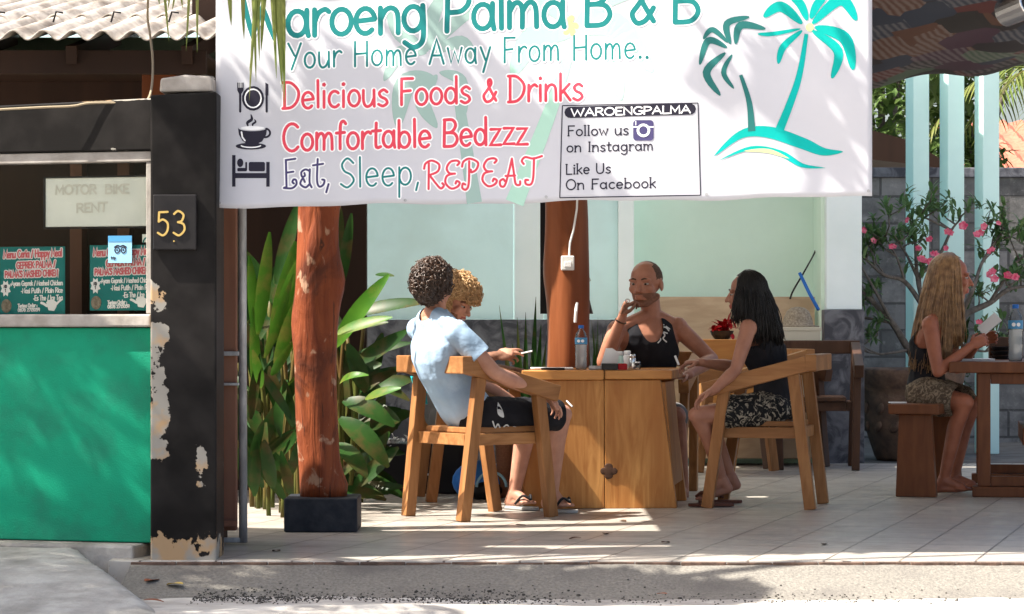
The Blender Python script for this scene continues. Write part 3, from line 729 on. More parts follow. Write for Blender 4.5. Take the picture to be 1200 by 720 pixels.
# contact box, header bar, small serif lettering
mb = MB(); q = putl(OUT)
c = [(659, 124), (818, 121), (821, 229), (656, 232), (659, 124)]
for i in range(4): stroke(mb, [c[i], c[i+1]], .6, q, caps=False)
mb.build('box_border', MT['black_ink'], bn)
mb = MB(); stroke(mb, [(668, 132), (809, 128)], 6.6, q); mb.build('header_bar', MT['black_ink'], bn)
mb = MB(); text(mb, "WAROENGPALMA", 669, 810, 136.3, 132.3, 5.3, .85, putl(INK), GL, serif=True); mb.build('header_lettering', MT['white_ink'], bn)
mb = MB()
for s, x0, x1, b0, b1, hh in (("Follow us", 665, 738, 159.5, 158, 7.2), ("on Instagram", 664, 767, 178.5, 176, 7), ("Like Us", 663, 717, 204.5, 203, 7.2), ("On Facebook", 663, 770, 222.5, 220, 7.2)):
    text(mb, s, x0, x1, b0, b1, hh, .78, q, GL, serif=True, track=.1)
mb.build('contact_lettering', MT['black_ink'], bn)
mb = MB()
def rrect(x0, y0, x1, y1, r): return A(x1-r, y0+r, r, r, -90, 0, 6)+A(x1-r, y1-r, r, r, 0, 90, 6)+A(x0+r, y1-r, r, r, 90, 180, 6)+A(x0+r, y0+r, r, r, 180, 270, 6)
poly(mb, rrect(742, 141, 766, 165, 4), q); mb.build('camera_icon', MT['navy_ink'], bn)
mb = MB(); stroke(mb, A(754, 153, 6.5, 6.5), 1.4, putl(INK)); stroke(mb, [(742, 149), (747.5, 149)], .7, putl(INK), caps=False); stroke(mb, [(760.5, 149), (766, 149)], .7, putl(INK), caps=False)
stroke(mb, [(745, 142), (745, 147)], .5, putl(INK), caps=False); mb.build('camera_icon_lines', MT['white_ink'], bn)
# pictograms: cutlery, cup, bed
mb = MB(); q = putl(OUT); q2 = putl(INK)
stroke(mb, [(281.5, 108), (281.5, 131)], 1.3, q); poly(mb, [(278, 97), (285.5, 97), (285.5, 106), (283, 110), (280, 110), (278, 106)], q)
poly(mb, A(296.5, 115.5, 13, 14.5), q)
stroke(mb, [(312.5, 108), (312.5, 131)], 1.3, q); poly(mb, [(311, 97), (314.5, 99), (314.5, 112), (311, 112)], q)
mb.build('cutlery_icon', MT['black_ink'], bn)
mb = MB(); stroke(mb, A(296.5, 115.5, 9.5, 10.8), .8, q2)
for x in (280, 281.7, 283.5): stroke(mb, [(x, 96), (x, 103)], .35, q2, caps=False)
mb.build('cutlery_icon_lines', MT['white_ink'], bn)
mb = MB(); poly(mb, [(279, 150)]+A(296, 150, 17, 4, 180, 0, 10)[1:]+[(312, 158), (307, 166), (300, 169.5), (290, 169.5), (284, 165), (280, 158)], q)
stroke(mb, A(311, 156, 5.5, 5, -80, 100, 10), 1.2, q); poly(mb, A(294, 171.5, 18, 4), q)
leafstroke(mb, [(291, 149), (290, 144), (295, 140), (294, 134)], 1.8, q); leafstroke(mb, [(297, 149), (296, 146), (299.5, 143), (298, 140)], 1.2, q)
mb.build('cup_icon', MT['black_ink'], bn)
mb = MB(); poly(mb, A(296, 150.3, 14, 2.4), q2); stroke(mb, A(294, 170, 12, 3, 20, 160, 10), .7, q2); stroke(mb, [(283, 155), (284, 161), (287, 165)], .9, q2); mb.build('cup_icon_lines', MT['white_ink'], bn)
mb = MB()
poly(mb, [(272, 182), (276, 182), (276, 219), (272, 219)], q); poly(mb, [(312, 190), (316, 190), (316, 219), (312, 219)], q); poly(mb, [(276, 203), (312, 203), (312, 209), (276, 209)], q)
poly(mb, A(281.5, 191, 3.7, 5), q); poly(mb, rrect(291.5, 190, 310.5, 201, 2), q); poly(mb, rrect(278, 197, 289.5, 201, 1.5), q); stroke(mb, [(288.5, 191), (288.5, 199)], 1.1, q)
mb.build('bed_icon', MT['black_ink'], bn)
# the two printed palms with their island
mb = MB(); q = putl(OUT)
big = (946, 34)
for pts, w in (([(940, 28), (915, 8), (895, 20)], 6), ([(952, 28), (985, 0), (1004, 24)], 6.5), ([(946, 24), (938, 5), (925, -6)], 5), ([(950, 22), (958, 5), (968, -4)], 5), ([(955, 32), (990, 45), (1000, 82)], 7), ([(952, 36), (982, 60), (975, 92)], 5.5),
               ([(940, 36), (918, 55), (912, 75)], 4), ([(938, 34), (905, 40), (888, 40)], 2.5)): leafstroke(mb, pts, w, q, .6)
trunkstroke(mb, [(945, 40), (935, 95), (913, 154)], 2.2, 5.2, q)
stroke(mb, sm([(837, 183), (868, 158), (900, 155), (940, 168), (965, 178), (988, 178)]), 7, q, taper=lambda t: max(.03, math.sin(math.pi*t)**.8))
mb.build('palm_print', MT['logo_ink'], bn)
mb = MB()
for pts, w in (([(856, 52), (852, 28), (878, 20)], 4), ([(862, 52), (868, 30), (897, 34)], 4.5), ([(853, 50), (835, 35), (824, 46)], 3.2), ([(852, 56), (830, 48), (820, 76)], 4), ([(850, 62), (828, 85), (844, 112)], 4.5), ([(858, 64), (848, 85), (860, 104)], 3)): leafstroke(mb, pts, w, q, .6)
trunkstroke(mb, [(868, 88), (878, 120), (881, 154)], 2, 4.4, q); mb.build('palm_print', MT['logo_dark'], bn)
mb = MB(); stroke(mb, sm([(843, 188), (880, 174), (915, 180), (940, 194), (967, 197)]), 3.4, q, taper=lambda t: max(.03, math.sin(math.pi*t))); mb.build('island_print', MT['logo_ink'], bn)
mb = MB(); stroke(mb, sm([(872, 177), (900, 177), (925, 186)]), 2.3, putl(INK), taper=lambda t: max(.03, math.sin(math.pi*t))); poly(mb, A(949, 32, 4.5, 5), putl(INK)); mb.build('island_print', MT['lime_ink'], bn)
mb = MB()
for x, y in ((257, 114), (257, 238), (475, 235), (640, 231), (828, 228), (1018, 224)): mb.tube([ban(x, y, -.003), ban(x, y, .003)], .007, 10)
mb.build('eyelet', MT['metal'], bn)
mb = MB()
for x in (257, 640, 1018): mb.tube([ban(x, -40, 0), ban(x, -40, 0)+V((0, .03, .12))], .004, 6)
mb.build('cord', MT['black'], bn)

# ---------------------------------------------------------------- number plate on the pillar, signs behind the glass
pl = thing('number_plaque', 'square black house number plaque reading 53 in brass digits', 'plaque', W(203, 293, 10.93))
D_ = 10.90
mb = MB(); a = W(179, 293, D_); b = W(230, 228, D_); mb.bb(a.x, b.x, 10.905, 10.927, a.z, b.z); mb.build('board', MT['plaque'], pl, bevel=.005)
mb = MB(); pp = lambda x, y, l: W(x, y, 10.902-l)
stroke(mb, sm([(196.5, 248.5), (186.5, 249)], 2), 1.2, pp); stroke(mb, [(186.5, 249), (186, 260)], 1.2, pp); stroke(mb, sm([(186, 260), (191, 257.5), (196.5, 262), (196, 271), (191, 276), (185, 273)]), 1.2, pp)
stroke(mb, sm([(204, 251), (209, 247.5), (215, 252), (213, 259), (208.5, 260.5)]), 1.2, pp); stroke(mb, sm([(208.5, 260.5), (215, 263), (216, 270), (210, 276), (203.5, 273)]), 1.2, pp)
o = mb.build('digits', MT['gold'], pl); so = o.modifiers.new('t', 'SOLIDIFY'); so.thickness = .004; so.offset = 0
mb = MB(); mb.ell(W(204, 283, 10.903), [(.004, 0, 0), (0, .003, 0), (0, 0, .004)], 8); mb.build('screw', MT['gold'], pl)
GD = 11.15
sg = thing('window_sign', 'frosted white sign with faded motor bike rent lettering high in the window', 'sign', W(104, 265, GD))
mb = MB(); a = W(38, 265, GD); b = W(170, 207, GD); mb.bb(a.x, b.x, GD, GD+.012, a.z, b.z); mb.build('panel', MT['dirty_white'], sg, bevel=.003)
mb = MB(); pp = lambda x, y, l: W(x, y, GD-.003-l)
text(mb, "MOTOR  BIKE", 51, 146, 226, 226, 6.3, 1.2, pp, serif=True); text(mb, "RENT", 78, 118, 248, 247, 6.3, 1.2, pp, serif=True); mb.build('lettering', MT['faint_ink'], sg)
mb = MB()
for e in ((36, 206, 172, 206), (36, 266.5, 172, 266.5), (37, 206, 37, 266), (171, 206, 171, 266)): mb.bar(W(e[0], e[1], GD-.002), W(e[2], e[3], GD-.002), .006, .012, (0, 1, 0))
mb.build('sign_frame', MT['black'], sg)
def poster(x0, y0, x1, y1, label, cut, sky_=0):
    t = thing('menu_poster', label, 'poster', W((x0+x1)/2, y1, GD), 0, 'teal menu posters in the kiosk window')
    mb = MB(); a = W(x0, y1, GD); b = W(x1, y0, GD); mb.bb(a.x, b.x, GD+.001, GD+.004, a.z, b.z); mb.build('sheet', MT['poster'], t)
    w = x1-x0; h = y1-y0; X = lambda u: x0+u*w; Y = lambda v: y0+v*h
    pp = lambda x, y, l: W(x, y, GD-.001-l); pq = lambda x, y, l: W(x, y, GD-.0032-l)
    m1 = MB(); m2 = MB(); m3 = MB()
    for s, u0, u1, v, hh in (("Menu Ceria / Happy Meal", .06, .96, .15, 5.2), ("GEPREK PALMA /", .26, .86, .31, 4.6), ("PALMA'S MASHED CHIKEN", .08, .90, .44, 4.4)):
        text(m1, s, X(u0), X(u1), Y(v)+1.2, Y(v)-.6, hh, 1.9, pp); text(m2, s, X(u0), X(u1), Y(v)+1.2, Y(v)-.6, hh, .85, pq)
    for s, u0, u1, v, hh in (("-Ayam Geprek / Mashed Chicken", .16, .97, .58, 3.4), ("-Nasi Putih / Plain Rice", .33, .97, .69, 3.5), ("-Es The / Ice Tea", .52, .97, .80, 3.6), ("Terima Order :", .28, .58, .905, 2.6), ("087862715059", .28, .62, .965, 2.2)):
        text(m3, s, X(u0), X(u1), Y(v), Y(v)-.8, hh, .55, pp)
    # a hand with thumb and little finger out
    hx, hy = X(.80), Y(.88); k_ = w/82
    P2 = lambda L: [(hx+a*k_, hy+b*k_) for a, b in L]
    poly(m3, P2([(-7, -4), (-4, 5), (3, 6), (6, 1), (7, -4), (2, -7), (-4, -7)]), pp)
    stroke(m3, P2([(-6, 0), (-11, -3), (-13, -3.5)]), 1.5*k_, pp); stroke(m3, P2([(5, -1), (9, -5), (12, -7)]), 1.2*k_, pp)
    st = [(X(.09)+(7 if i % 2 else 4.6)*k_*math.cos(i*math.pi/8), Y(.62)+(10 if i % 2 else 7)*k_*math.sin(i*math.pi/8)) for i in range(16)]
    poly(m3, st, pp)
    m1.build('title_outline', MT['white_ink'], t); m2.build('title_lettering', MT['pink_ink'], t); m3.build('menu_lettering', MT['white_ink'], t)
    mb = MB(); poly(mb, A(X(.10), Y(.88), 6.5*k_, 8*k_), pp); mb.build('food_picture', MT['straw'], t)
    mb = MB(); text(mb, "NO", X(.065), X(.11), Y(.61), Y(.61), 2, .5, pq); text(mb, "1", X(.08), X(.10), Y(.67), Y(.67), 2, .5, pq); mb.build('badge_lettering', MT['black_ink'], t)
    return t
poster(-21, 288, 63, 368, 'teal menu poster in the far corner of the window, nothing stuck over it', 0)
poster(95, 287, 177, 364, 'teal menu poster next to the pillar with a pale blue sticker over its title', 1)
stk = thing('window_sticker', 'pale blue square sticker with an owl face stuck on the glass', 'sticker', W(136, 308, 11.119))
mb = MB(); SD = 11.118; a = W(121, 308, SD); b = W(151, 276, SD); mb.bb(a.x, b.x, SD, SD+.002, a.z, b.z); mb.build('sheet', MT['sky_ink'], stk)
mb = MB(); pp = lambda x, y, l: W(x, y, SD-.0015-l); poly(mb, [(121, 276), (151, 276), (151, 283), (121, 283)], pp); mb.build('band', MT['sky_dark'], stk)
mb = MB()
for x in (132.5, 140.5): stroke(mb, A(x, 293, 3, 3.4), .7, pp); poly(mb, A(x, 293, 1.0, 1.2), pp)
stroke(mb, sm([(129, 289.5), (133, 287.5), (136.5, 288.6), (140, 287.5), (144, 289.5)]), .8, pp); text(mb, "trip", 124.5, 131, 303.5, 303.5, 2, .4, pp); mb.build('owl_print', MT['black_ink'], stk)
mb = MB(); a = W(163.5, 284, 11.13); b = W(175, 274.5, 11.13); mb.bb(a.x, b.x, 11.128, 11.130, a.z, b.z)
o = recenter(mb.build('small_sticker', MT['dirty_white'])); top(o, 'tiny grey green sticker in the window corner above the poster', 'sticker')
mb = MB(); stroke(mb, A(170, 284, 5, 5.5, 180, 360, 10), .9, lambda x, y, l: W(x, y, 11.1268-l)); mb.build('arc_print', MT['teal_ink'], o)

KR = R(-15); KP = V((-1.55, 11.1, 0))
for o_ in [x for x in COL.objects if x.parent is None and (x.name.startswith(('kiosk', 'window_sign', 'menu_poster', 'window_sticker', 'small_sticker')))]:
    o_.location = KP+Matrix.Rotation(KR, 3, 'Z') @ (o_.location-KP); o_.rotation_euler = (0, 0, KR)
# ---------------------------------------------------------------- gate post and pole beside the pillar
g = thing('wooden_gate_post', 'weathered red brown plank post with peeling surface behind the black pillar', 'gate post', W(266, 630, 11.6))
mb = MB(); a = W(250, 630, 11.6); b = W(277, 200, 11.6); mb.bb(a.x, b.x, 11.6, 11.66, a.z+.03, b.z+.3); mb.build('plank', MT['old_wood'], g, bevel=.006)
mb = MB(); a = W(258, 452, 11.58); b = W(280, 412, 11.58); mb.bb(a.x, b.x, 11.57, 11.598, b.z-.02, b.z); mb.bb(a.x, b.x, 11.57, 11.598, a.z, a.z+.012); mb.bb(a.x, a.x+.008, 11.572, 11.596, a.z+.012, b.z-.02); mb.build('latch_bracket', MT['metal'], g, bevel=.002)
mb = MB(); a = W(260, 612, 11.58); mb.bb(a.x, a.x+.07, 11.55, 11.59, a.z-.02, a.z+.01); mb.build('foot_block', MT['old_wood'], g, bevel=.003)
pb = thing('metal_pole', 'slim grey painted steel pole standing between the gate post and tree trunk', 'pole', W(285, 636, 11.7))
mb = MB(); a = W(285, 636, 11.7); mb.tube([a, V((a.x-.004, 11.7, 1.2)), V((a.x-.006, 11.7, 2.6))], .0195, 16); mb.build('tube', MT['metal'], pb, smooth=True)
mb = MB(); mb.bar(W(284, 633, 11.7), W(262, 633, 11.7), .03, .022); mb.build('foot_rail', MT['metal'], pb, bevel=.004)

# ---------------------------------------------------------------- tree trunk posts
def trunk(name, label, base, top_, r0, r1, m, seed, knots, block=None):
    t = thing(name, label, 'post', (base.x, base.y, 0))
    rr = random.Random(seed); mb = MB(); n = 28; rings = []
    K = 44
    for i in range(K+1):
        s = i/K; c = base.lerp(top_, s)+V((.012*math.sin(s*7+seed), .01*math.cos(s*5), 0)); r = r0+(r1-r0)*s
        ring = []
        for j in range(n):
            a = 2*math.pi*j/n; u = V((math.cos(a), math.sin(a), 0))
            rad = r*(1+.13*noise.noise(V((u.x*1.2, u.y*1.2, s*2.6+seed)))+.07*noise.noise(V((u.x*2.4, u.y*2.4, s*7+seed))))
            for (ks, ka, kr, kw) in knots:
                da = math.atan2(math.sin(a-ka), math.cos(a-ka)); rad += r*kr*math.exp(-((s-ks)/kw)**2-(da/.55)**2)
            ring.append(c+u*rad)
        rings.append(ring)
    mb.loft(rings); mb.build('trunk', m, t, smooth=True); return t
b = W(376, 588, 12.55)
pt = trunk('tree_trunk_post', 'red brown peeled tree trunk post standing on a dark painted block', V((b.x, 12.55, .165)), V((W(365, 240, 12.55).x, 12.55, 2.62)), .107, .088, MT['bark'], 3,
           [(.60, -.2, .24, .03), (.43, .0, .28, .04), (.40, -.1, .10, .09), (.50, -1.4, .22, .03), (.02, .2, .3, .03), (.35, 2.9, .2, .05), (.67, -2.2, .16, .03)])
mb = MB(); a = W(333, 624, 12.4); bb = W(419, 588, 12.4); mb.bb(a.x, bb.x, 12.38, 12.72, 0.001, .165); mb.build('base_block', MT['fabric_base'], pt, bevel=.008)
bk = trunk('tree_trunk_post', 'dark tree trunk post with a white socket rising behind the dining table', V((W(663, 590, 14.95).x, 14.95, 0)), V((W(664, 240, 14.95).x, 14.95, 2.62)), .125, .115, MT['bark2'], 11, [(.5, 2.8, .18, .06), (.72, .3, .2, .03), (.3, -.5, .15, .03)])
so_ = thing('wall_socket', 'white socket box fixed to the dark trunk post with a white cable', 'socket', W(665, 318, 14.81))
mb = MB(); a = W(657.5, 317, 14.8); b = W(673, 300, 14.8); mb.bb(a.x, b.x, 14.79, 14.83, a.z, b.z); mb.build('socket_box', MT['white'], so_, bevel=.006)
mb = MB(); mb.bb(a.x+.018, b.x-.018, 14.786, 14.792, a.z+.02, a.z+.05); mb.build('socket_face', MT['paper'], so_, bevel=.002)
mb = MB(); mb.tube([W(667, 300, 14.81), W(668, 285, 14.81), W(672, 270, 14.81), W(676, 245, 14.81), W(677, 220, 14.81)], .006, 8); mb.tube([W(676, 355, 14.84), W(675, 365, 14.82), W(674, 378, 14.83)], .009, 8); mb.build('cable', MT['white'], so_)
mb = MB(); a = W(633, 368, 15.15); b = W(648, 240, 15.15); mb.bb(a.x, b.x, 15.12, 15.17, a.z, b.z+.5)
o = recenter(mb.build('dark_board', MT['black'], bevel=.003)); top(o, 'narrow black board hanging behind the trunk post beside the pale wall', 'board')
hk = thing('hanging_cloth', 'small grey cloth hanging from a hook on the trunk post', 'cloth', W(690, 368, 15.0))
mb = MB(); vs = []; 
for i in range(9):
    t = i/8
    for jj in range(7):
        u = jj/6; x = 684+ (2+9*t)*u; y = 330+38*t; vs.append(W(x, y, 14.98+.012*math.sin(u*9+t*3)))
mb.add(vs, [(i*7+j, i*7+j+1, (i+1)*7+j+1, (i+1)*7+j) for i in range(8) for j in range(6)]); o = mb.build('cloth', MT['grey_cloth'], hk, smooth=True); s_ = o.modifiers.new('t', 'SOLIDIFY'); s_.thickness = .006
mb = MB(); mb.tube([W(684, 326, 14.99), W(689, 331, 14.99), W(692, 329, 14.99), W(690, 325, 14.99)], .004, 6); mb.build('hook', MT['metal'], hk)

# ---------------------------------------------------------------- house with cement sheet roof behind the kiosk
h = thing('house', 'low house behind the kiosk with a wavy cement sheet roof over dim green walls', 'house', (-2.5, 16, 0))
def sheet(x0, x1, y0, y1, ze, pitch, name, ph=0):
    mb = MB(); xs = frange(x0, x1, .0136); ys = frange(y0, y1, .12); vs = []; nx = len(xs)
    for y in ys:
        for x in xs:
            vs.append((x, y, ze+(y-y0)*math.tan(pitch)+.026*math.sin(2*math.pi*x/.163+ph)+.012*noise.noise(V((x*1.1, y*.5, 3)))))
    mb.add(vs, [(j*nx+i, j*nx+i+1, (j+1)*nx+i+1, (j+1)*nx+i) for j in range(len(ys)-1) for i in range(nx-1)])
    o = mb.build(name, MT['roof'], h, smooth=True); s = o.modifiers.new('t', 'SOLIDIFY'); s.thickness = .009; s.offset = 1
    return o
sheet(-5.0, -1.25, 14.0, 15.5, 2.585, R(10), 'roof_sheet')
sheet(-5.0, -1.95, 15.30, 19.6, 2.585+1.30*math.tan(R(10))+.014, R(10), 'roof_sheet', .3)
mb = MB()
for x in (-2.95, -2.62, -2.29, -1.96): mb.tube([(x, 14.62, 2.735), (x+.02, 14.60, 2.79), (x+.06, 14.60, 2.785)], .006, 6)
mb.build('roof_hook', MT['black'], h)
mb = MB(); mb.bb(-1.95, -1.0, 15.6, 15.66, 2.80, 3.6); mb.build('gable_board', MT['timber'], h)
mb = MB(); mb.bb(-6, -1.70, 14.22, 14.28, 2.40, 2.53); mb.bb(-6, -1.70, 14.29, 15.79, 2.50, 2.52); mb.bb(-6, -1.72, 15.72, 15.79, 2.31, 2.499)  # soffit board added to keep the gap under the eave dark
for x in frange(-5, -1.8, .65): mb.box((x, 15.6, 2.75), (.06, 2.9, .1), Matrix.Rotation(R(10), 3, 'X'))
mb.build('rafters', MT['timber'], h)
mb = MB()
X0, X1 = -6.0, -1.72
ws = [(-3.9, -2.93), (-2.74, -2.51), (-2.30, -2.10)]   # openings
zt, zb = 2.40, 1.0
edges = [X0]+[e for w in ws for e in w]+[X1]
for i in range(0, len(edges), 2): mb.bb(edges[i], edges[i+1], 15.8, 15.95, zb, zt)
mb.bb(X0, X1, 15.8, 15.95, zt+.001, 2.78); mb.bb(X0, X1, 15.8, 15.95, -.1, zb-.001); mb.build('house_wall', MT['green_dim'], h)
mb = MB()
for a, b in ws: mb.bb(a-.001, b+.001, 15.97, 16.0, zb, zt)
mb.build('window_pane', MT['black'], h)
mb = MB(); a = W(166, 120, 14.9); b = W(206, 60, 14.9); mb.bb(a.x, b.x, 14.9, 15.05, 0, 2.5); mb.build('corner_post', MT['bark2'], h, bevel=.006)
mb = MB(); mb.bb(-1.75, W(430, 300, 15.6).x, 15.55, 15.65, 0, 3.2); mb.build('timber_wall', MT['timber'], h, bevel=.004)
mb = MB(); a = W(224, 100, 15.2); mb.lathe([(.05, 0), (.07, .02), (.06, .03), (.01, .04)], W(238, 96, 14.95), 14); mb.build('porch_lamp', MT['white'], h)
cb = thing('hanging_cable', 'thin tan cable looping down from the roof and along the black beam', 'cable', W(176, 120, 13.5))
pts = sm3 = [W(174, -10, 12.0), W(173, 20, 12.0), W(176, 42, 11.9), W(179, 70, 11.7), W(178, 100, 11.4), W(173, 117, 11.15), W(160, 119.5, 11.12), W(140, 120.5, 11.12), W(105, 121, 11.12), W(85, 124.5, 11.12), W(50, 126, 11.12), W(0, 128.5, 11.12), W(-60, 131, 11.12)]
def sm3d(P, k=6):
    xy = sm([(p.x, p.y) for p in P], k); zz = sm([(p.z, 0) for p in P], k); return [V((a[0], a[1], b[0])) for a, b in zip(xy, zz)]
mb = MB(); mb.tube(sm3d(pts), .0055, 8); mb.build('cable', MT['cable'], cb, smooth=True)

# ---------------------------------------------------------------- roof over the patio, canopy cloth, spot lamp
pr = thing('patio_roof', 'unseen roof over the patio, deck white to bounce fill light', 'roof', (1, 14, 2.6))
mb = MB()
def slab(x0, x1, y0, y1): mb.bb(x0, x1, y0, y1, 2.64, 2.72)
slab(-1.13, 2.2, 11.12, 14.34); slab(-.36, 2.2, 14.341, 14.62); slab(-1.13, 2.2, 14.621, 15.9); slab(2.201, 4.6, 11.12, 15.2); slab(-2.7, -1.131, 11.2, 12.02)  # notch lets sun reach the back post; left slab added to shade the floor
mb.build('roof_deck', MT['white'], pr)  # unseen deck, white to bounce fill light onto the patio
mb = MB(); mb.bb(-1.13, 2.2, 15.902, 17.62, 2.66, 2.668); mb.build('fill_light_sheet', MT['fill_sheet'], pr)  # unseen translucent sheet added to brighten the back wall
mb = MB()
for y in (11.3, 12.6, 13.9, 15.8): mb.bb(-1.1, 2.2, y, y+.1, 2.52, 2.637)
mb.build('beams', MT['timber'], pr)
fc = MB(); vs = []; nx, ny = 60, 24
for j in range(ny+1):
    v = j/ny
    for i in range(nx+1):
        u = i/nx; x = 1.55+2.1*u; y = 11.35+1.5*v
        z = 2.50-.26*v+(.05*math.sin(u*9+.5)+.03*math.sin(u*21))*v*-1*(1 if v > .5 else v*2)-.05*math.sin(math.pi*v)+.012*noise.noise(V((x*4, y*4, 0)))
        if v > .92: z += .04*(v-.92)/.08
        vs.append((x, y, z))
fc.add(vs, [(j*(nx+1)+i, j*(nx+1)+i+1, (j+1)*(nx+1)+i+1, (j+1)*(nx+1)+i) for j in range(ny) for i in range(nx)])
o = recenter(fc.build('canopy_cloth', MT['patch'], smooth=True)); s = o.modifiers.new('t', 'SOLIDIFY'); s.thickness = .006
top(o, 'dark patchwork cloth sagging under the roof beside the banner', 'canopy')
sp = thing('spot_lamp', 'silver cylinder spot lamp at the top right corner under the patchwork cloth', 'lamp', W(1190, 20, 11.25))
mb = MB(); c = W(1196, 8, 11.25); d = V((.35, -.5, .12)).normalized()
mb.tube([c-d*.11, c-d*.1, c+d*.06, c+d*.062], [.045, .062, .066, .06], 22); mb.build('housing', MT['chrome'], sp, smooth=False, bevel=.003)
mb = MB(); mb.tube([c+d*.063, c+d*.066], .054, 20); mb.build('lens', MT['black'], sp)
mb = MB(); mb.tube([c-d*.03, c+V((0, .02, .12)), c+V((0, .02, .4))], .01, 8); mb.build('bracket', MT['black'], sp)

# ---------------------------------------------------------------- back building and court wall
WD = 19.0
hb = thing('restaurant_wall', 'pale aqua painted wall with a grey stone clad base behind the diners', 'wall', (0, WD, 0))
def seg(px0, px1, d, z0, z1, name, m, thick=.12, bev=.004):
    mb = MB(); mb.bb(W(px0, 0, d).x, W(px1, 0, d).x, d, d+thick, z0, z1); return mb.build(name, m, hb, bevel=bev)
seg(380, 602, WD, 1.05, 3.4, 'wall_panel', MT['aqua'])
seg(602.6, 637, WD+.02, 1.05, 3.4, 'wall_panel', MT['pale'])
seg(637.6, 724, WD, 1.05, 3.4, 'wall_panel', MT['aqua'])
seg(724.6, 743, WD-.08, -.05, 3.4, 'corner_strip', MT['pale'], .2)
seg(380, 724, WD-.05, -.05, 1.048, 'stone_base', MT['slate'], .17)
seg(735, 968, WD+.5, -.05, 3.4, 'recess_wall', MT['aqua_b'])
seg(962, 968, WD+.02, -.05, 3.4, 'pilaster', MT['aqua_b'], .5)
seg(968.5, 1010, WD-.1, 1.12, 3.4, 'pilaster', MT['pale'], .6)
seg(966, 1013, WD-.15, -.05, 1.118, 'stone_base', MT['slate'], .68)
mb = MB(); mb.bb(-5, 3.0, WD-1.4, 20, 3.41, 3.5); mb.build('shade_eaves', MT['white'], hb)  # unseen overhang, stretched to block sun and white to bounce light
mb = MB(); mb.bb(2.48, 2.56, WD+.64, 24, -.05, 4.4); mb.bb(-5, 2.47, 23.9, 24, -.05, 4.4); mb.build('sun_block_wall', MT['aqua'], hb)  # unseen wall added to keep direct sun off the mint posts
cw = thing('court_wall', 'weathered grey concrete block wall behind the pink flowered tree', 'wall', (4, 23, 0))
mb = MB(); mb.bb(2.9, 9, 23, 23.2, -.06, 2.33); mb.build('block_wall', MT['blocks'], cw)
mb = MB(); mb.bb(2.9, 9, 22.97, 23.23, 2.332, 2.42); mb.build('coping', MT['slate'], cw, bevel=.008)
for i, (a, b) in enumerate(((1062, 1088), (1102, 1129), (1143, 1170))):
    lab = ['leftmost of the three mint painted square posts, nearest the banner edge', 'middle one of the three mint painted square posts behind the seated blonde woman', 'rightmost of the three mint painted square posts before the block wall'][i]
    mb = MB(); x0, x1 = W(a, 0, 21).x, W(b, 0, 21).x; cx = (x0+x1)/2
    rot = Matrix.Rotation(R(17), 3, 'Z'); w = (x1-x0)/(math.cos(R(17))+math.sin(R(17)))*1.0
    mb.box((cx, 21, 1.7), (w, w, 3.5), rot)
    o = recenter(mb.build('square_post', MT['aqua_post'], bevel=.008)); top(o, lab, 'post', 'mint posts of the courtyard pergola')
# red tiled roof and dark roof beyond the wall
rt = thing('neighbour_house', 'red tiled roof of a neighbouring house beyond the block wall', 'house', (7.0, 32, 0))
mb = MB(); nx = 60; ny = 30; vs = []
for j in range(ny+1):
    for i in range(nx+1):
        x = 5.6+5*i/nx; y = 31+3.5*j/ny; vs.append((x, y, 2.75+1.0*(j/ny)+.03*math.sin(x*26)+.04*((j/ny*12) % 1)))
mb.add(vs, [(j*(nx+1)+i, j*(nx+1)+i+1, (j+1)*(nx+1)+i+1, (j+1)*(nx+1)+i) for j in range(ny) for i in range(nx)]); mb.build('roof', MT['tile_red'], rt)
mb = MB(); mb.bb(5.9, 10.5, 31.4, 34, -.05, 2.72); mb.build('house_wall', MT['pale'], rt)
dr = thing('dark_lean_to', 'dark sloping roof edge behind the block wall next to the banner', 'roof', (4, 26, 0))
mb = MB(); mb.prism([(3.2, 3.05), (3.95, 2.85), (4.35, 2.62), (4.35, 2.56), (3.9, 2.62), (3.2, 2.70)], 25.5, 27.5); mb.build('roof', MT['timber'], dr)
mb = MB(); mb.bb(3.3, 3.4, 25.8, 25.9, -.05, 2.69); mb.bb(4.1, 4.2, 25.8, 25.9, -.05, 2.60); mb.build('prop', MT['timber'], dr)

# ---------------------------------------------------------------- trees
def rv(r): 
    while True:
        v = V((r.uniform(-1, 1), r.uniform(-1, 1), r.uniform(-1, 1)))
        if .05 < v.length < 1: return v
def leafcloud(mb, clumps, n, size, r):
    for i in range(n):
        c, rad = r.choice(clumps); d = rv(r); p = V(c)+V((d.x*rad[0], d.y*rad[1], d.z*rad[2]))
        dr_ = rv(r).normalized(); dr_.z -= .3; L = size*r.uniform(.6, 1.3)
        mb.blade(p, p+dr_*L, L*.5, .05, 2, .2)
def tree(label, base, hgt, clumps, n, size, seed, m='leaf_tree', group='trees beyond the block wall'):
    r = random.Random(seed); t = thing('leafy_tree', label, 'tree', base, 0, group)
    b = V(base); mb = MB(); mid = b+V((.1, 0, hgt*.5)); mb.tube([b, b+V((.05, 0, hgt*.25)), mid, b+V((0, 0, hgt*.8))], [.14, .11, .09, .03], 10)
    for c, rad in clumps: mb.tube([mid, (mid+V(c))/2+V((0, 0, .1)), V(c)], [.06, .04, .015], 7)
    mb.build('trunk', MT['branch'], t, smooth=True)
    mb = MB(); leafcloud(mb, clumps, n, size, r); mb.build('crown', MT[m], t); return t
tree('bright leafy tree beyond the block wall right beside the banner', (4.0, 28.5, 0), 4.2, [((3.9, 28.5, 3.4), (.6, .6, .6)), ((4.4, 28.7, 4.2), (.7, .6, .6)), ((3.7, 28.3, 2.6), (.5, .5, .5)), ((4.6, 28.4, 2.7), (.4, .5, .4)), ((4.2, 29, 4.8), (.9, .6, .6))], 3000, .17, 21)
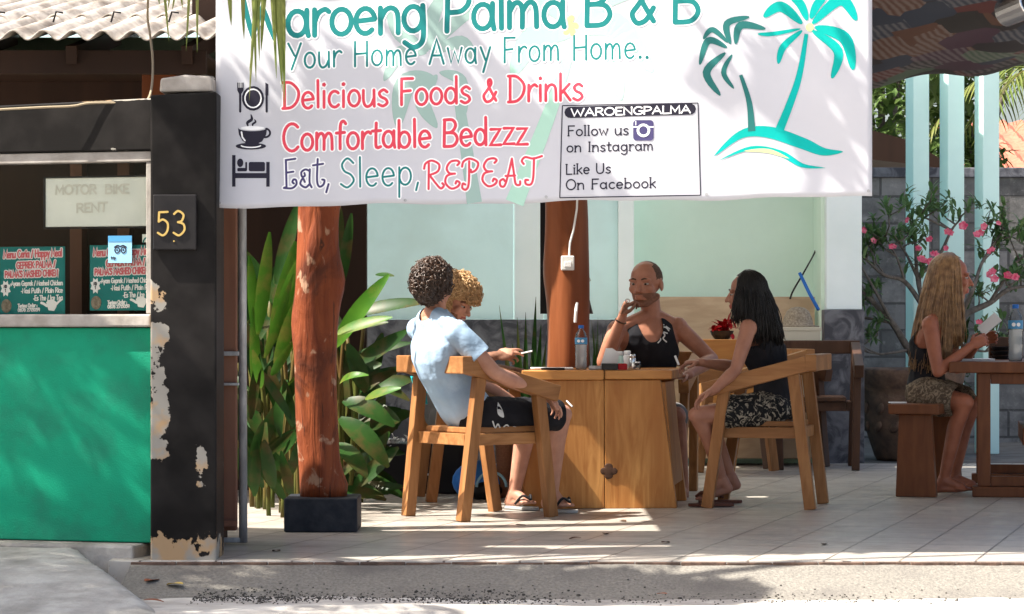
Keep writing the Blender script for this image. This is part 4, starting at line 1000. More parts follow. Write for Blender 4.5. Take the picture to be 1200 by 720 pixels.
tree('leafy tree beyond the block wall showing between the mint posts', (5.2, 30, 0), 4.2, [((5.0, 30, 3.6), (.5, .6, .6)), ((5.5, 29.6, 4.4), (.7, .6, .7)), ((5.4, 30, 2.9), (.4, .6, .4)), ((6.3, 31, 4.9), (1.0, .6, .5))], 2300, .17, 22)
def frond(mb, stem, base, d, length, rise, droop, r, lw=.035, ll=.5, n=34, hang=.35):
    """a feather frond: a curving rib with leaflets on both sides"""
    d = V((d[0], d[1], 0)).normalized(); pts = []
    for i in range(n+1):
        t = i/n; pts.append(V(base)+d*length*(t-.12*t*t)+V((0, 0, rise*math.sin(t*1.6)-droop*t*t)))
    stem.tube(pts, [max(.004, .02*(1-i/n)) for i in range(n+1)], 5)
    side = d.cross(V((0, 0, 1))).normalized()
    for i in range(3, n+1):
        t = i/n; tg = (pts[min(i+1, n)]-pts[max(0, i-1)]).normalized()
        L = ll*(.55+.45*math.sin(math.pi*min(1, t*1.05)))*r.uniform(.85, 1.1)
        for s in (-1, 1):
            if r.random() < .06: continue
            q = (side*s*.8+tg*.55+V((0, 0, -hang-r.uniform(0, .3)))).normalized()
            mb.blade(pts[i], pts[i]+q*L, lw*r.uniform(.8, 1.2), -.06 if False else .05, 3, .3, shape=lambda u: max(.05, (1-u)**.6*min(1, .4+u*4)))
def palm(label, base, top_, fr, seed, group=None, ll=.5, n=34, lw=.035):
    r = random.Random(seed); t = thing('palm_tree', label, 'palm', base, 0, group)
    st = MB(); lf = MB(); b = V(base); tp = V(top_); pts = [b.lerp(tp, i/8)+V((.06*math.sin(i*.7), 0, 0)) for i in range(9)]
    tm = MB(); tm.tube(pts, [.15-.006*i for i in range(9)], 12); tm.build('trunk', MT['branch'], t, smooth=True)
    for (az, L, rise, droop) in fr: frond(lf, st, tp, (math.cos(R(az)), math.sin(R(az))), L, rise, droop, r, lw, ll, n)
    st.build('frond_ribs', MT['stem'], t, smooth=True); lf.build('fronds', MT['leaf_palm'], t); return t
palm('palm beyond the block wall with fronds arching above the red roof', (6.4, 28, 0), (6.4, 28, 3.5), [(az, 1.9+.2*math.sin(az), .9, 1.3) for az in range(10, 370, 28)], 31, None, .45, 30, .03)
# the palm beside the kiosk: its trunk stands left of the picture, its frond tips hang over the banner
fr = [(az, 2.9+.25*math.sin(az*1.3), .9+.3*math.cos(az), 1.7+.3*math.sin(az*.7)) for az in range(-165, 180, 16)]+[(az, 2.7+.2*math.sin(az), .9, 1.5) for az in (52, 61, 70, 79, 88, 97)]  # second list: extra fronds added to deepen shade on the green wall
pk = palm('coconut palm beside the kiosk, frond tips hanging over the banner', (-5.9, 8.4, -.12), (-5.6, 8.6, 4.8), fr, 33, None, .62, 44, .045)
r_ = random.Random(5); st = MB(); lf = MB()
frond(lf, st, (-5.6, 8.6, 4.8), (4.45, 2.1), 5.5, .9, 2.9, r_, .03, .55, 56, .7)
st.build('frond_ribs', MT['stem'], pk, smooth=True); lf.build('fronds', MT['leaf_palm'], pk)
lc = MB(); t = thing('leafy_tree', 'unseen roadside tree left of the kiosk, added to shade apron and banner', 'tree', (-5.2, 8.6, -.12))  # out of view, put here to cast shade
r2 = random.Random(15); cl = [((-3.75, 9.75, 4.6), (.6, .35, .4)), ((-3.1, 9.72, 4.5), (.6, .30, .35)), ((-2.75, 9.66, 4.6), (.4, .22, .3))]
cl2 = [((-2.95, 10.56, 4.4), (.35, .12, .2)), ((-2.55, 10.6, 4.4), (.25, .10, .2)), ((-2.15, 10.60, 4.45), (.18, .10, .15)), ((-1.75, 10.62, 4.4), (.2, .07, .12)), ((-.35, 10.68, 4.4), (.35, .035, .05)), ((-2.6, 10.52, 4.35), (.4, .05, .1))]  # leaf clumps placed to throw dapples on the banner
tb = MB(); tb.tube([(-5.2, 8.6, -.12), (-5.25, 8.7, 2.0), (-5.1, 9.0, 3.8), (-4.8, 9.3, 4.6)], [.16, .13, .10, .06], 10)
for c_, rd in cl+cl2: tb.tube([(-5.1, 9.0, 3.8), (V((-5.1, 9, 3.9))+V(c_))/2, c_], [.06, .04, .015], 7)
tb.build('trunk', MT['branch'], t, smooth=True); leafcloud(lc, cl, 2300, .17, r2); leafcloud(lc, cl2, 420, .15, r2); lc.build('crown', MT['leaf_tree'], t)
# leaf strands hanging from that frond in front of the banner
lf = MB()
for (x, y0, y1, dx) in ((296, -20, 96, 4), (300, -20, 118, -8), (306, -20, 84, -14), (310, -20, 60, -4), (318, -20, 92, 6), (323, -20, 108, 8), (327, -20, 86, 4), (329, -20, 124, 4), (331, -20, 70, 3), (322, -20, 70, 0), (302, -20, 72, 2), (268, -20, 30, 3), (284, -25, 46, 2)):
    d = 10.72+r_.uniform(-.05, .05); b = W(x, y0, d); e = W(x+dx, y1, d-.02); lf.blade(b, e, .026*r_.uniform(.7, 1.1), r_.uniform(-.02, .03), 6, .3, up=(0.2, 1, 0), shape=lambda u: max(.05, (1-u)**.55*min(1, .5+u*5)))
for (x, y0, y1, dx) in ((184, -14, 6, 3), (200, -14, 10, -3), (206, -14, 12, -4), (211, -14, 10, 3), (222, -14, 60, -4), (231, -14, 62, 0), (192, -14, 50, 6)):
    d = 10.75; lf.blade(W(x, y0, d), W(x+dx, y1, d), .014, .01, 5, .3, up=(0, 1, 0), shape=lambda u: max(.05, (1-u)**.55))
lf.build('hanging_leaflets', MT['leaf_palm'], pk)

# ---------------------------------------------------------------- ginger plants round the trunk post
def ginger(label, base, stems, blades, seed, fill, m='leaf', fm='leaf_dark'):
    r = random.Random(seed); t = thing('ginger_plant', label, 'plant', base, 0, 'ginger plants round the trunk post')
    mb = MB()
    for P, rad in stems: mb.tube(sm3d(P, 4), rad, 8)
    mb.build('stems', MT['stem'], t, smooth=True)
    mb = MB()
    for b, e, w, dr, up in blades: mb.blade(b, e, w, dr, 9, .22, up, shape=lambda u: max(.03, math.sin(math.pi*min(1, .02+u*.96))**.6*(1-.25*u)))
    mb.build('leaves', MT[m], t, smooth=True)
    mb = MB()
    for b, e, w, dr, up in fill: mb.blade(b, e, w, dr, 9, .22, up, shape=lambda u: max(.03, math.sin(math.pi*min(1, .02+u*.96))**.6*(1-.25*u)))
    mb.build('shade_toned_leaves', MT[fm], t, smooth=True)  # shade put into the colour: darker copy of the same leaves
    return t
r = random.Random(41)
stems = []; bl = []; fl = []
for i in range(20):
    x = r.uniform(292, 352); d = r.uniform(13.2, 14.4); lean = r.uniform(-16, 20); topy = r.uniform(330, 440)
    stems.append(([W(x, 382+3000/d*1.0, d), W(x+lean*.3, 500, d-.02), W(x+lean, topy, d-.05)], r.uniform(.008, .016)))
for (b, e, w, d, dr) in (((302, 392), (316, 272), 19, 13.2, .02), ((318, 400), (346, 283), 21, 13.5, .05), ((320, 402), (352, 300), 22, 13.3, -.05), ((300, 400), (292, 300), 16, 13.6, .04), ((322, 430), (350, 345), 17, 13.1, .06), ((300, 470), (296, 360), 15, 13.4, .03), ((310, 420), (344, 322), 13, 13.05, .08), ((306, 455), (296, 410), 14, 13.0, .05), ((318, 440), (346, 398), 12, 13.0, .1), ((330, 470), (348, 440), 12, 13.2, .1)):
    bl.append((W(*b, d), W(*e, d-.12), w/3000*d, dr, (.25, -1, .3)))
for i in range(60):
    x = r.uniform(283, 352); y = r.uniform(330, 575); a = R(r.uniform(40, 140)); L = r.uniform(50, 100); d = r.uniform(13.7, 14.6)
    fl.append((W(x, y, d), W(x+L*math.cos(a), y-L*math.sin(a), d+r.uniform(-.2, .2)), r.uniform(14, 22)/3000*d, r.uniform(-.08, .1), (r.uniform(-.4, .4), -1, r.uniform(0, .6))))
for i in range(30):
    x = r.uniform(288, 345); y = r.uniform(470, 590); a = R(r.uniform(35, 145)); L = r.uniform(45, 85); d = r.uniform(13.0, 13.5)
    fl.append((W(x, y, d), W(x+L*math.cos(a), y-L*math.sin(a), d-r.uniform(.02, .15)), r.uniform(12, 20)/3000*d, r.uniform(-.05, .12), (r.uniform(-.5, .5), -1, r.uniform(0, .7))))
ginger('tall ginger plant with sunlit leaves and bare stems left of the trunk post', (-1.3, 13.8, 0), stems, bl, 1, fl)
stems = []; bl = []; fl = []
for i in range(14):
    x = r.uniform(392, 425); d = r.uniform(13.4, 14.6); stems.append(([W(x, 382+3000/d, d), W(x+r.uniform(-8, 8), 480, d), W(x+r.uniform(-16, 16), r.uniform(380, 440), d)], r.uniform(.008, .013)))
for (b, e, w, d, dr, g) in (((392, 408), (456, 322), 24, 13.4, .06, 1), ((405, 372), (503, 354), 21, 14.2, .06, 0), ((393, 392), (460, 372), 18, 13.3, .04, 1), ((400, 388), (455, 378), 12, 13.9, .03, 0), ((400, 430), (482, 402), 18, 14.0, .08, 0), ((428, 468), (470, 455), 15, 13.0, .05, 1), ((398, 450), (432, 440), 12, 13.1, .16, 1), ((402, 470), (462, 500), 30, 13.9, .12, 0), ((398, 490), (455, 548), 32, 13.8, .1, 0), ((395, 520), (430, 560), 26, 13.7, .1, 0), ((398, 340), (412, 250), 16, 14.2, .05, 0), ((396, 300), (398, 240), 14, 14.4, .03, 0), ((440, 322), (462, 324), 9, 14.0, .02, 0), ((400, 500), (470, 480), 22, 14.3, .08, 0), ((420, 440), (480, 470), 18, 14.4, .06, 0)):
    (bl if g else fl).append((W(*b, d), W(*e, d-.1), w/3000*d, dr, (.15, -.8, .6)))
for i in range(44):
    x = r.uniform(385, 440); y = r.uniform(410, 580); a = R(r.uniform(-30, 120)); L = r.uniform(40, 75); d = r.uniform(13.8, 14.8)
    fl.append((W(x, y, d), W(x+L*math.cos(a), y-L*math.sin(a), d+r.uniform(-.2, .2)), r.uniform(14, 24)/3000*d, r.uniform(-.05, .12), (r.uniform(-.4, .4), -.8, r.uniform(.2, .8))))
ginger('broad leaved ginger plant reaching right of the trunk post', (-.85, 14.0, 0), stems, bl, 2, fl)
t = thing('spiky_plant', 'plant of upright spiky green leaves behind the dining table', 'plant', W(620, 520, 16.8), 0)
mb = MB()
for (x0, x1, y1, w) in ((606, 585, 358, 5), (612, 606, 372, 7), (618, 606, 385, 6), (622, 628, 348, 8), (616, 616, 366, 7), (626, 634, 380, 9), (620, 600, 402, 7), (628, 640, 400, 8), (610, 590, 395, 6), (630, 622, 420, 10), (616, 640, 440, 10), (606, 578, 430, 7)):
    d = 16.8+r.uniform(-.2, .2); mb.blade(W(x0, 520, d), W(x1, y1, d), w/3000*d*1.25, r.uniform(-.02, .03), 8, .3, (0, -1, .1), shape=lambda u: max(.04, (1-u**2.2)))
mb.build('leaves', MT['leaf_dark'], t, smooth=True)
mb = MB(); c = W(618, 520, 16.8); mb.lathe([(.12, 0), (.17, .04), (.2, .2), (.21, .26), (.18, .27), (.17, .24)], (c.x, c.y, 0.001), 20); mb.build('pot', MT['slate'], t, smooth=False)
t = thing('spiky_plant', 'small tuft of dark green grassy leaves right of the dark trunk post', 'plant', W(698, 520, 17.2), 0)
mb = MB()
for i in range(46):
    d = 17.2+r.uniform(-.2, .2); x0 = r.uniform(688, 705); a = r.uniform(-22, 20); mb.blade(W(x0, 520, d), W(x0+a, r.uniform(372, 440), d), .022, r.uniform(-.05, .05), 5, .3, (0, -1, .1), shape=lambda u: max(.04, (1-u**2)))
mb.build('leaves', MT['leaf_dark'], t, smooth=True)
# dark pot with a white flower among the ginger, and the low ledge
t = thing('planter', 'dark planter box with a white flower in the shade behind the chairs', 'planter', W(470, 570, 15.3))
mb = MB(); a = W(440, 0, 15.3); b = W(560, 0, 15.3); mb.bb(a.x, b.x, 15.2, 15.5, 0.001, .30); mb.build('trough', MT['black'], t, bevel=.01)
mb = MB()
for i in range(40):
    c = W(463+r.gauss(0, 5), 519+r.gauss(0, 3.5), 15.25+r.uniform(-.03, .03)); d = rv(r).normalized(); d.y = -abs(d.y); mb.blade(c, c+d*.035, .028, .1, 3, .3)
mb.build('flower', MT['white'], t)

# ---------------------------------------------------------------- desert rose in the carved pot
t = thing('carved_pot', 'big dark carved clay pot holding the pink flowered tree', 'pot', W(1062, 535, 20.0))
c = W(1064, 535, 20.0); mb = MB(); prof = [(.24, 0), (.26, .03), (.30, .15), (.36, .35), (.38, .50), (.37, .54), (.43, .60), (.44, .66), (.455, .70), (.43, .715), (.38, .69), (.36, .62)]
mb.lathe(prof, (c.x, 20.0, -.045), 48)
for i in range(14):
    a = 2*math.pi*i/14
    for z, rr in ((.22, .335), (.36, .37)):
        mb.ell((c.x+rr*math.cos(a+z), 20+rr*math.sin(a+z), z), [(.05*-math.sin(a), .05*math.cos(a), .02), (0, 0, .045), (.018*math.cos(a), .018*math.sin(a), 0)], 8)
mb.build('pot_body', MT['terracotta'], t, smooth=True)
mb = MB(); mb.lathe([(.01, .66), (.37, .66), (.37, .655), (.01, .655)], (c.x, 20.0, -.045), 24); mb.build('soil', MT['gravel'], t)
dz = thing('desert_rose', 'small spreading tree with grey branches and pink flowers in the big pot', 'plant', (c.x, 20.0, .62))
r = random.Random(77); br = MB(); lv = MB(); fw = MB()
tips = []
def limb(P, r0, r1): 
    pts = sm3d([W(x, y, d) for x, y, d in P], 5); n = len(pts); br.tube(pts, [.72*(r0+(r1-r0)*i/(n-1)) for i in range(n)], 8)
    return pts
root = (1080, 428, 20)
for P, r0, r1 in (([root, (1065, 410, 20), (1045, 378, 19.9), (1015, 345, 19.8), (1000, 325, 19.8), (975, 310, 19.7)], .05, .012), ([root, (1078, 400, 20), (1082, 360, 20), (1075, 325, 20), (1072, 275, 20)], .055, .012),
                  ([(1045, 378, 19.9), (1025, 340, 19.7), (1008, 310, 19.7), (990, 270, 19.7)], .02, .006), ([(1015, 345, 19.8), (990, 335, 19.7), (968, 300, 19.7)], .014, .005), ([(1060, 330, 20), (1050, 300, 19.8), (1035, 275, 19.8)], .015, .005), ([root, (1100, 400, 20), (1125, 372, 20), (1160, 355, 20.1), (1180, 340, 20.1), (1205, 335, 20.2)], .055, .014), ([(1082, 360, 20), (1060, 330, 20), (1035, 322, 19.8), (1010, 300, 19.8), (985, 285, 19.7)], .03, .008),
                  ([(1045, 378, 19.9), (1010, 372, 19.9), (985, 368, 19.8), (962, 312, 19.8)], .02, .006), ([(1075, 325, 20), (1100, 300, 20.1), (1115, 270, 20.1), (1125, 258, 20.1)], .028, .008), ([(1100, 400, 20), (1130, 405, 19.8), (1155, 412, 19.8), (1185, 400, 19.8)], .022, .006),
                  ([(1125, 372, 20), (1140, 340, 19.9), (1150, 310, 20), (1165, 285, 20), (1178, 268, 20)], .028, .008), ([(1160, 355, 20.1), (1185, 315, 20.1), (1200, 300, 20.1), (1215, 292, 20)], .022, .007), ([(1065, 410, 20), (1030, 415, 19.8), (1000, 408, 19.8)], .018, .005),
                  ([(1075, 325, 20), (1062, 298, 20), (1052, 285, 20)], .02, .007), ([(1115, 270, 20.1), (1090, 258, 20), (1078, 252, 20)], .016, .006)):
    pts = limb(P, r0, r1); tips.append(pts[-1])
    for q in pts[len(pts)//2::2]:
        if r.random() < .95:
            d = rv(r); d.z = abs(d.z)*.8+.2; d.y *= .7; e = q+d.normalized()*r.uniform(.10, .24); br.tube([q, (q+e)/2+rv(r)*.02, e], [.008, .006, .004], 6); tips.append(e)
            for _ in range(2):
                d2 = rv(r); d2.z = abs(d2.z)*.7+.1; e2 = e+d2.normalized()*r.uniform(.06, .14); br.tube([e, (e+e2)/2+rv(r)*.012, e2], [.005, .004, .003], 5); tips.append(e2)
for e in tips:
    for i in range(r.randint(6, 11)):
        d = rv(r).normalized(); d.z += .35; d.normalize(); L = r.uniform(.06, .115); b = e+rv(r)*.03; lv.blade(b, b+d*L, L*.33, .08, 4, .2, shape=lambda u: max(.05, math.sin(math.pi*min(1, .05+.95*u**1.3))**.7))
def flower(mb, c, s, r):
    ax = V((r.uniform(-.6, .6), -1, r.uniform(-.2, .8))).normalized(); a = ax.orthogonal().normalized(); b = ax.cross(a)
    for i in range(5):
        an = 2*math.pi*i/5; d = a*math.cos(an)+b*math.sin(an); mb.blade(c, c+d*s+ax*s*.35, s*.95, -.08, 4, .15, ax, shape=lambda u: max(.15, math.sin(math.pi*min(1, .1+u*.8))))
for (x, y, k) in ((1010, 270, 1), (1025, 284, 1), (1046, 289, 1), (1088, 280, 1), (1113, 272, 1.2), (1129, 265, 1.5), (1146, 274, 1.4), (1154, 266, 1.2), (1075, 293, 1.1), (1080, 304, 1.4), (1090, 308, 1.6), (1096, 300, 1.3), (1160, 294, 1), (1161, 320, 1.3), (1167, 328, 1.3), (1181, 322, 1.3), (1188, 326, 1.2), (1146, 376, .9), (1108, 292, .9), (1063, 258, .7), (1170, 262, .8)):
    fw = MB()
    for q in range(2): flower(fw, W(x+r.uniform(-3, 3), y+r.uniform(-2, 2), 19.65+r.uniform(-.1, .1)), .0235*k, r)
    fw.build('flower', MT['petal'], dz)
br.build('branches', MT['branch'], dz, smooth=True); lv.build('leaves', MT['leaf_rose'], dz); 
t = thing('blue_handle_broom', 'pale blue broom handle leaning on the mint post behind the pot', 'broom', W(1108, 440, 20.6))
mb = MB(); mb.tube([W(1104, 470, 20.6), W(1113, 345, 20.75)], .018, 10); mb.build('handle', MT['phone_white'], t); mb = MB(); mb.tube([W(1112, 356, 20.73), W(1113.5, 340, 20.76)], .024, 10); mb.build('grip', MT['blue'], t)
mb = MB(); mb.box(W(1103, 492, 20.6), (.26, .07, .24), taper=.6); mb.build('brush', MT['black'], t)
t = thing('potted_plant', 'narrow dark leafed plant in shade between woman and mint post', 'plant', W(1135, 540, 20.7))
mb = MB()
for i in range(60):
    x = r.uniform(1118, 1136); y = r.uniform(360, 470); p = W(x, y, 20.7+r.uniform(-.1, .1)); d = rv(r).normalized(); d.z += .5; mb.blade(p, p+d*.13, .04, .1, 4, .2)
mb.build('leaves', MT['leaf_dark'], t); mb = MB(); mb.tube([W(1128, 520, 20.7), W(1127, 360, 20.7)], .01, 6); mb.build('stem', MT['stem'], t)

# ---------------------------------------------------------------- furniture
def chair_parts(t, m, m2):
    for sx, sy in ((-1, -1), (-1, 1), (1, -1), (1, 1)):
        mb = MB()
        if sx < 0: mb.bar((-.285, sy*.245, 0.001), (-.195, sy*.262, .735), .05, .062, (1, 0, 0))
        else: mb.bar((.285, sy*.245, 0.001), (.185, sy*.262, .655), .05, .062, (1, 0, 0))
        mb.build('leg', m, t, bevel=.004, local=True)
    mb = MB(); mb.bb(-.235, .215, -.225, -.19, .385, .445); mb.bb(-.235, .215, .19, .225, .385, .445); mb.bb(-.235, -.2, -.188, .188, .385, .445); mb.bb(.18, .215, -.188, .188, .385, .445); mb.build('seat_frame', m2, t, bevel=.003, local=True)
    mb = MB(); mb.bb(-.21, .24, -.188, .188, .447, .477); mb.build('seat', m2, t, bevel=.006, local=True)
    for s in (-1, 1):
        mb = MB(); mb.bar((-.27, s*.268, .795), (.30, s*.268, .645), .062, .085); mb.build('armrest', m2, t, bevel=.005, local=True)
    mb = MB(); mb.bb(-.325, -.262, -.30, .30, .755, .845); mb.build('backrest', m2, t, bevel=.006, local=True)
def chair(label, x, y, ang, group, m='chair_leg', m2='chair', z=0, sc=1):
    t = thing('wooden_armchair', label, 'chair', (x, y, z), 0, group); chair_parts(t, MT[m], MT[m2]); t.rotation_euler = (0, 0, R(ang)); t.scale = (sc, sc, sc); return t
CG = 'splay legged wooden armchairs'
c1 = chair('wooden armchair under the man in the blue T-shirt, sunlit at its back', -.17, 13.42, 37, CG)
def chair_copy(src, label, x, y, ang, z=0, sc=1, group=None):
    c = copy_tree(src); c.location = (x, y, z); c.rotation_euler = (0, 0, R(ang)); c.scale = (sc, sc, sc); c['label'] = label
    if group: c['group'] = group
    ORG[c] = V((x, y, z)); return c
chair_copy(c1, 'wooden armchair under the woman with black hair', 1.41, 14.22, 165)
chair_copy(c1, 'wooden armchair under the curly blond man, mostly hidden behind him', -.22, 14.78, 10)
chair_copy(c1, 'wooden armchair under the bald man in the black tank top', .80, 15.28, -102)
chair_copy(c1, 'empty wooden chair behind the black haired woman, only its legs showing', 1.62, 17.3, 200)
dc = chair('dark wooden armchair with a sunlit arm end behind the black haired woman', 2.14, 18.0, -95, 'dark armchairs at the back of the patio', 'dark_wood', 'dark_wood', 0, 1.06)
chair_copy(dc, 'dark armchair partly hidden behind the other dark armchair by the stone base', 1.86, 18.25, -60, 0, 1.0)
# dining table
t = thing('dining_table', 'thick wooden slab dining table with two plank panel legs under the diners', 'table', (.55, 14.3, 0))
th = R(-14); ex = V((math.cos(R(5)), math.sin(R(5)), 0)); ey = V((math.sin(R(9)), math.cos(R(9)), 0))
O = W(611, 0, 13.93); O.z = 0
def tp(u, v, z): return O+ex*u+ey*v+V((0, 0, z))
def slabq(mb, u0, u1, v0, v1, z0, z1, w=0, n=1):
    vs = []; fs = []
    for i in range(n+1):
        u = u0+(u1-u0)*i/n; e = w*noise.noise(V((u*5, 1, z0))) if w else 0; e2 = w*noise.noise(V((u*5, 9, 2))) if w else 0
        vs += [tp(u, v0+e, z0), tp(u, v1, z0), tp(u, v1, z1), tp(u, v0+e+e2*.4, z1+e2*.25)]
    for i in range(n):
        a = i*4; fs += [(a, a+1, a+5, a+4), (a+1, a+2, a+6, a+5), (a+2, a+3, a+7, a+6), (a+3, a, a+4, a+7)]
    fs += [(3, 2, 1, 0), (n*4, n*4+1, n*4+2, n*4+3)]; mb.add(vs, fs)
Wt = .826; Dt = .80
mb = MB(); slabq(mb, 0, Wt*.545, 0, Dt, .705, .757, .012, 10); slabq(mb, Wt*.55, Wt, .012, Dt, .708, .757, .01, 8); mb.build('tabletop', MT['teak_x'], t, bevel=.005)
def panel(v0, bark=True):
    mb = MB()
    def q(u0b, u1b, u0t, u1t):
        vs = [tp(u0b, v0, .001), tp(u1b, v0, .001), tp(u1t, v0, .703), tp(u0t, v0, .703), tp(u0b, v0+.06, .001), tp(u1b, v0+.06, .001), tp(u1t, v0+.06, .703), tp(u0t, v0+.06, .703)]
        mb.add(vs, [(0, 1, 2, 3), (5, 4, 7, 6), (4, 0, 3, 7), (1, 5, 6, 2), (3, 2, 6, 7), (4, 5, 1, 0)])
    q(.0, .452, .075, .448); q(.455, .85, .451, .76)
    return mb.build('panel_leg', MT['teak'], t, bevel=.004)
panel(.03); panel(.62)
mb = MB(); mb.add([tp(.78, .093, .12), tp(.78, .617, .12), tp(.73, .617, .69), tp(.73, .093, .69), tp(.83, .093, .12), tp(.83, .617, .12), tp(.78, .617, .69), tp(.78, .093, .69)], [(3, 2, 1, 0), (4, 5, 6, 7), (0, 1, 5, 4), (1, 2, 6, 5), (2, 3, 7, 6), (3, 0, 4, 7)])
mb.build('side_panel', MT['teak'], t, bevel=.004)
mb = MB(); c = tp(.475, .027, .205)
for a in range(4): 
    an = a*math.pi/2; mb.ell(c+V((math.cos(an)*.026, 0, math.sin(an)*.024)), [(.024, 0, 0), (0, .0022, 0), (0, 0, .02)], 10)
mb.ell(c, [(.032, 0, 0), (0, .003, 0), (0, 0, .034)], 10); mb.build('wood_knot', MT['dark_wood'], t, smooth=True)
# things on the dining table
TZ = .758
def bottle(name, label, px, d, z, hgt, rad, cat='bottle', lab=None, group=None):
    x = W(px, 0, d).x; t = thing(name, label, cat, (x, d, z), 0, group); H = hgt; r = rad
    mb = MB(); prof = [(r*.85, 0.001), (r, .02), (r*.93, H*.25), (r, H*.36), (r*.93, H*.42), (r, H*.5), (r, H*.70), (r*.85, H*.80), (r*.42, H*.90), (r*.40, H*.945)]
    mb.lathe(prof, (x, d, z), 22); mb.build('body', MT['bottle'], t, smooth=True)
    mb = MB(); mb.lathe([(r*.8, .004), (r*.93, .02), (r*.88, H*.25), (r*.93, H*.36), (r*.88, H*.42), (r*.93, H*.55), (r*.93, H*.56)], (x, d, z), 20); mb.build('water', MT['water'] if 'water' in MT else MT['bottle'], t, smooth=True)
    mb = MB(); mb.lathe([(r*.44, H*.93), (r*.46, H*.99), (r*.40, H)], (x, d, z), 18); mb.build('cap', MT['blue'], t)
    mb = MB(); n = 24
    for k in range(n):
        a0, a1 = 2*math.pi*k/n, 2*math.pi*(k+1)/n; mb.add([(x+r*1.02*math.cos(a), d+r*1.02*math.sin(a), z+H*q) for a, q in ((a0, .57), (a1, .57), (a1, .72), (a0, .72))], [(0, 1, 2, 3)])
    mb.build('label_band', MT['sky_dark'], t)
    mb = MB()
    for a in (-2.0, -1.35): mb.ell((x+r*1.03*math.cos(a), d+r*1.03*math.sin(a), z+H*.645), [(-r*.28*math.sin(a), r*.28*math.cos(a), 0), (.001*math.cos(a), .001*math.sin(a), 0), (0, 0, H*.035)], 10)
    mb.build('label_mark', MT['white_ink'], t); return t
m, nt, p_ = new_mat('still_water'); p_.inputs['Base Color'].default_value = (.72, .73, .73, 1); p_.inputs['Roughness'].default_value = .1; p_.inputs['Alpha'].default_value = .45; MT['water'] = m
bottle('water_bottle', 'plastic water bottle with blue cap and label on the dining table', 681, 14.15, TZ, .245, .034)
bx = W(714, 0, 14.2).x
t = thing('napkin_holder', 'white napkin stack in a slanted holder on the dining table', 'napkins', (bx, 14.2, TZ))
mb = MB()
for i in range(7):
    o_ = i*.007; mb.add([(bx-.055+o_, 14.17+i*.004, TZ+.002), (bx+.0+o_, 14.17+i*.004, TZ+.002), (bx+.018+o_*.9, 14.175+i*.004, TZ+.118-i*.004), (bx-.02+o_*.9, 14.175+i*.004, TZ+.118-i*.003), (bx-.055+o_, 14.172+i*.004, TZ+.002), (bx+.0+o_, 14.172+i*.004, TZ+.002), (bx+.018+o_*.9, 14.177+i*.004, TZ+.118-i*.004), (bx-.02+o_*.9, 14.177+i*.004, TZ+.118-i*.003)], [(0, 1, 2, 3), (7, 6, 5, 4), (0, 4, 5, 1), (1, 5, 6, 2), (2, 6, 7, 3), (3, 7, 4, 0)])
mb.build('napkins', MT['paper'], t); mb = MB(); mb.bb(bx-.06, bx+.05, 14.165, 14.215, TZ+.0005, TZ+.003); mb.build('base', MT['white'], t)
for i, (px, d, hh, rr, m1, lb) in enumerate(((726, 14.22, .10, .023, 'glass_green', 'pale green glass shaker beside the napkins'), (735, 14.17, .105, .022, 'paper', 'tall white shaker between the green shaker and the salt jar'), (741, 14.13, .085, .02, 'chrome', 'shiny steel topped salt jar in the row of shakers'), (747, 14.1, .045, .018, 'bottle', 'short clear glass jar at the right end of the shakers'))):
    if m1 == 'glass_green': m1 = 'aqua_post'
    x = W(px, 0, d).x; t = thing('condiment_shaker', lb, 'shaker', (x, d, TZ), 0, 'condiment jars on the dining table')
    mb = MB(); mb.lathe([(rr*.9, .001), (rr, .006), (rr*.9, hh*.4), (rr, hh*.7), (rr*.8, hh*.78)], (x, d, TZ), 16); mb.build('jar', MT[m1], t, smooth=True)
    mb = MB(); mb.lathe([(rr*.85, hh*.78), (rr*.9, hh*.97), (rr*.6, hh)], (x, d, TZ), 16); mb.build('lid', MT['chrome'] if i > 1 else MT['paper'], t, smooth=True)
t = thing('cigarette_pack', 'dark red cigarette box lying on the front of the table', 'box', W(720, 436, 14.02))
mb = MB(); x0, x1 = W(705, 0, 14.0).x, W(724, 0, 14.0).x; x2 = W(735, 0, 14.0).x
mb.bb(x0, x1, 13.98, 14.05, TZ+.001, TZ+.036); mb.build('box', MT['plaque'], t, bevel=.004); mb = MB(); mb.bb(x1+.001, x2, 13.98, 14.05, TZ+.001, TZ+.036); mb.build('lid', MT['red'], t, bevel=.006)
x0, x1 = W(690, 0, 14.05).x, W(706, 0, 14.05).x; mb = MB(); mb.bb(x0, x1, 14.03, 14.1, TZ+.0005, TZ+.022)
o = recenter(mb.build('tobacco_tin', MT['metal'], bevel=.004)); top(o, 'flat silver tin between the water bottle and the red box', 'tin')
x0, x1 = W(634, 0, 14.0).x, W(662, 0, 14.0).x; mb = MB(); mb.bb(x0, x1, 13.98, 14.06, TZ+.0005, TZ+.012)
o = recenter(mb.build('mobile_phone', MT['black'], bevel=.004)); top(o, 'black phone lying flat at the near left edge of the table', 'phone')
x0, x1 = W(622, 0, 14.2).x, W(672, 0, 14.2).x; mb = MB(); mb.bb(x0, x1, 14.2, 14.4, TZ+.0005, TZ+.009)
o = recenter(mb.build('notebook', MT['paper'], bevel=.002)); top(o, 'thin pale notebook flat on the sunny left end of the table', 'notebook')
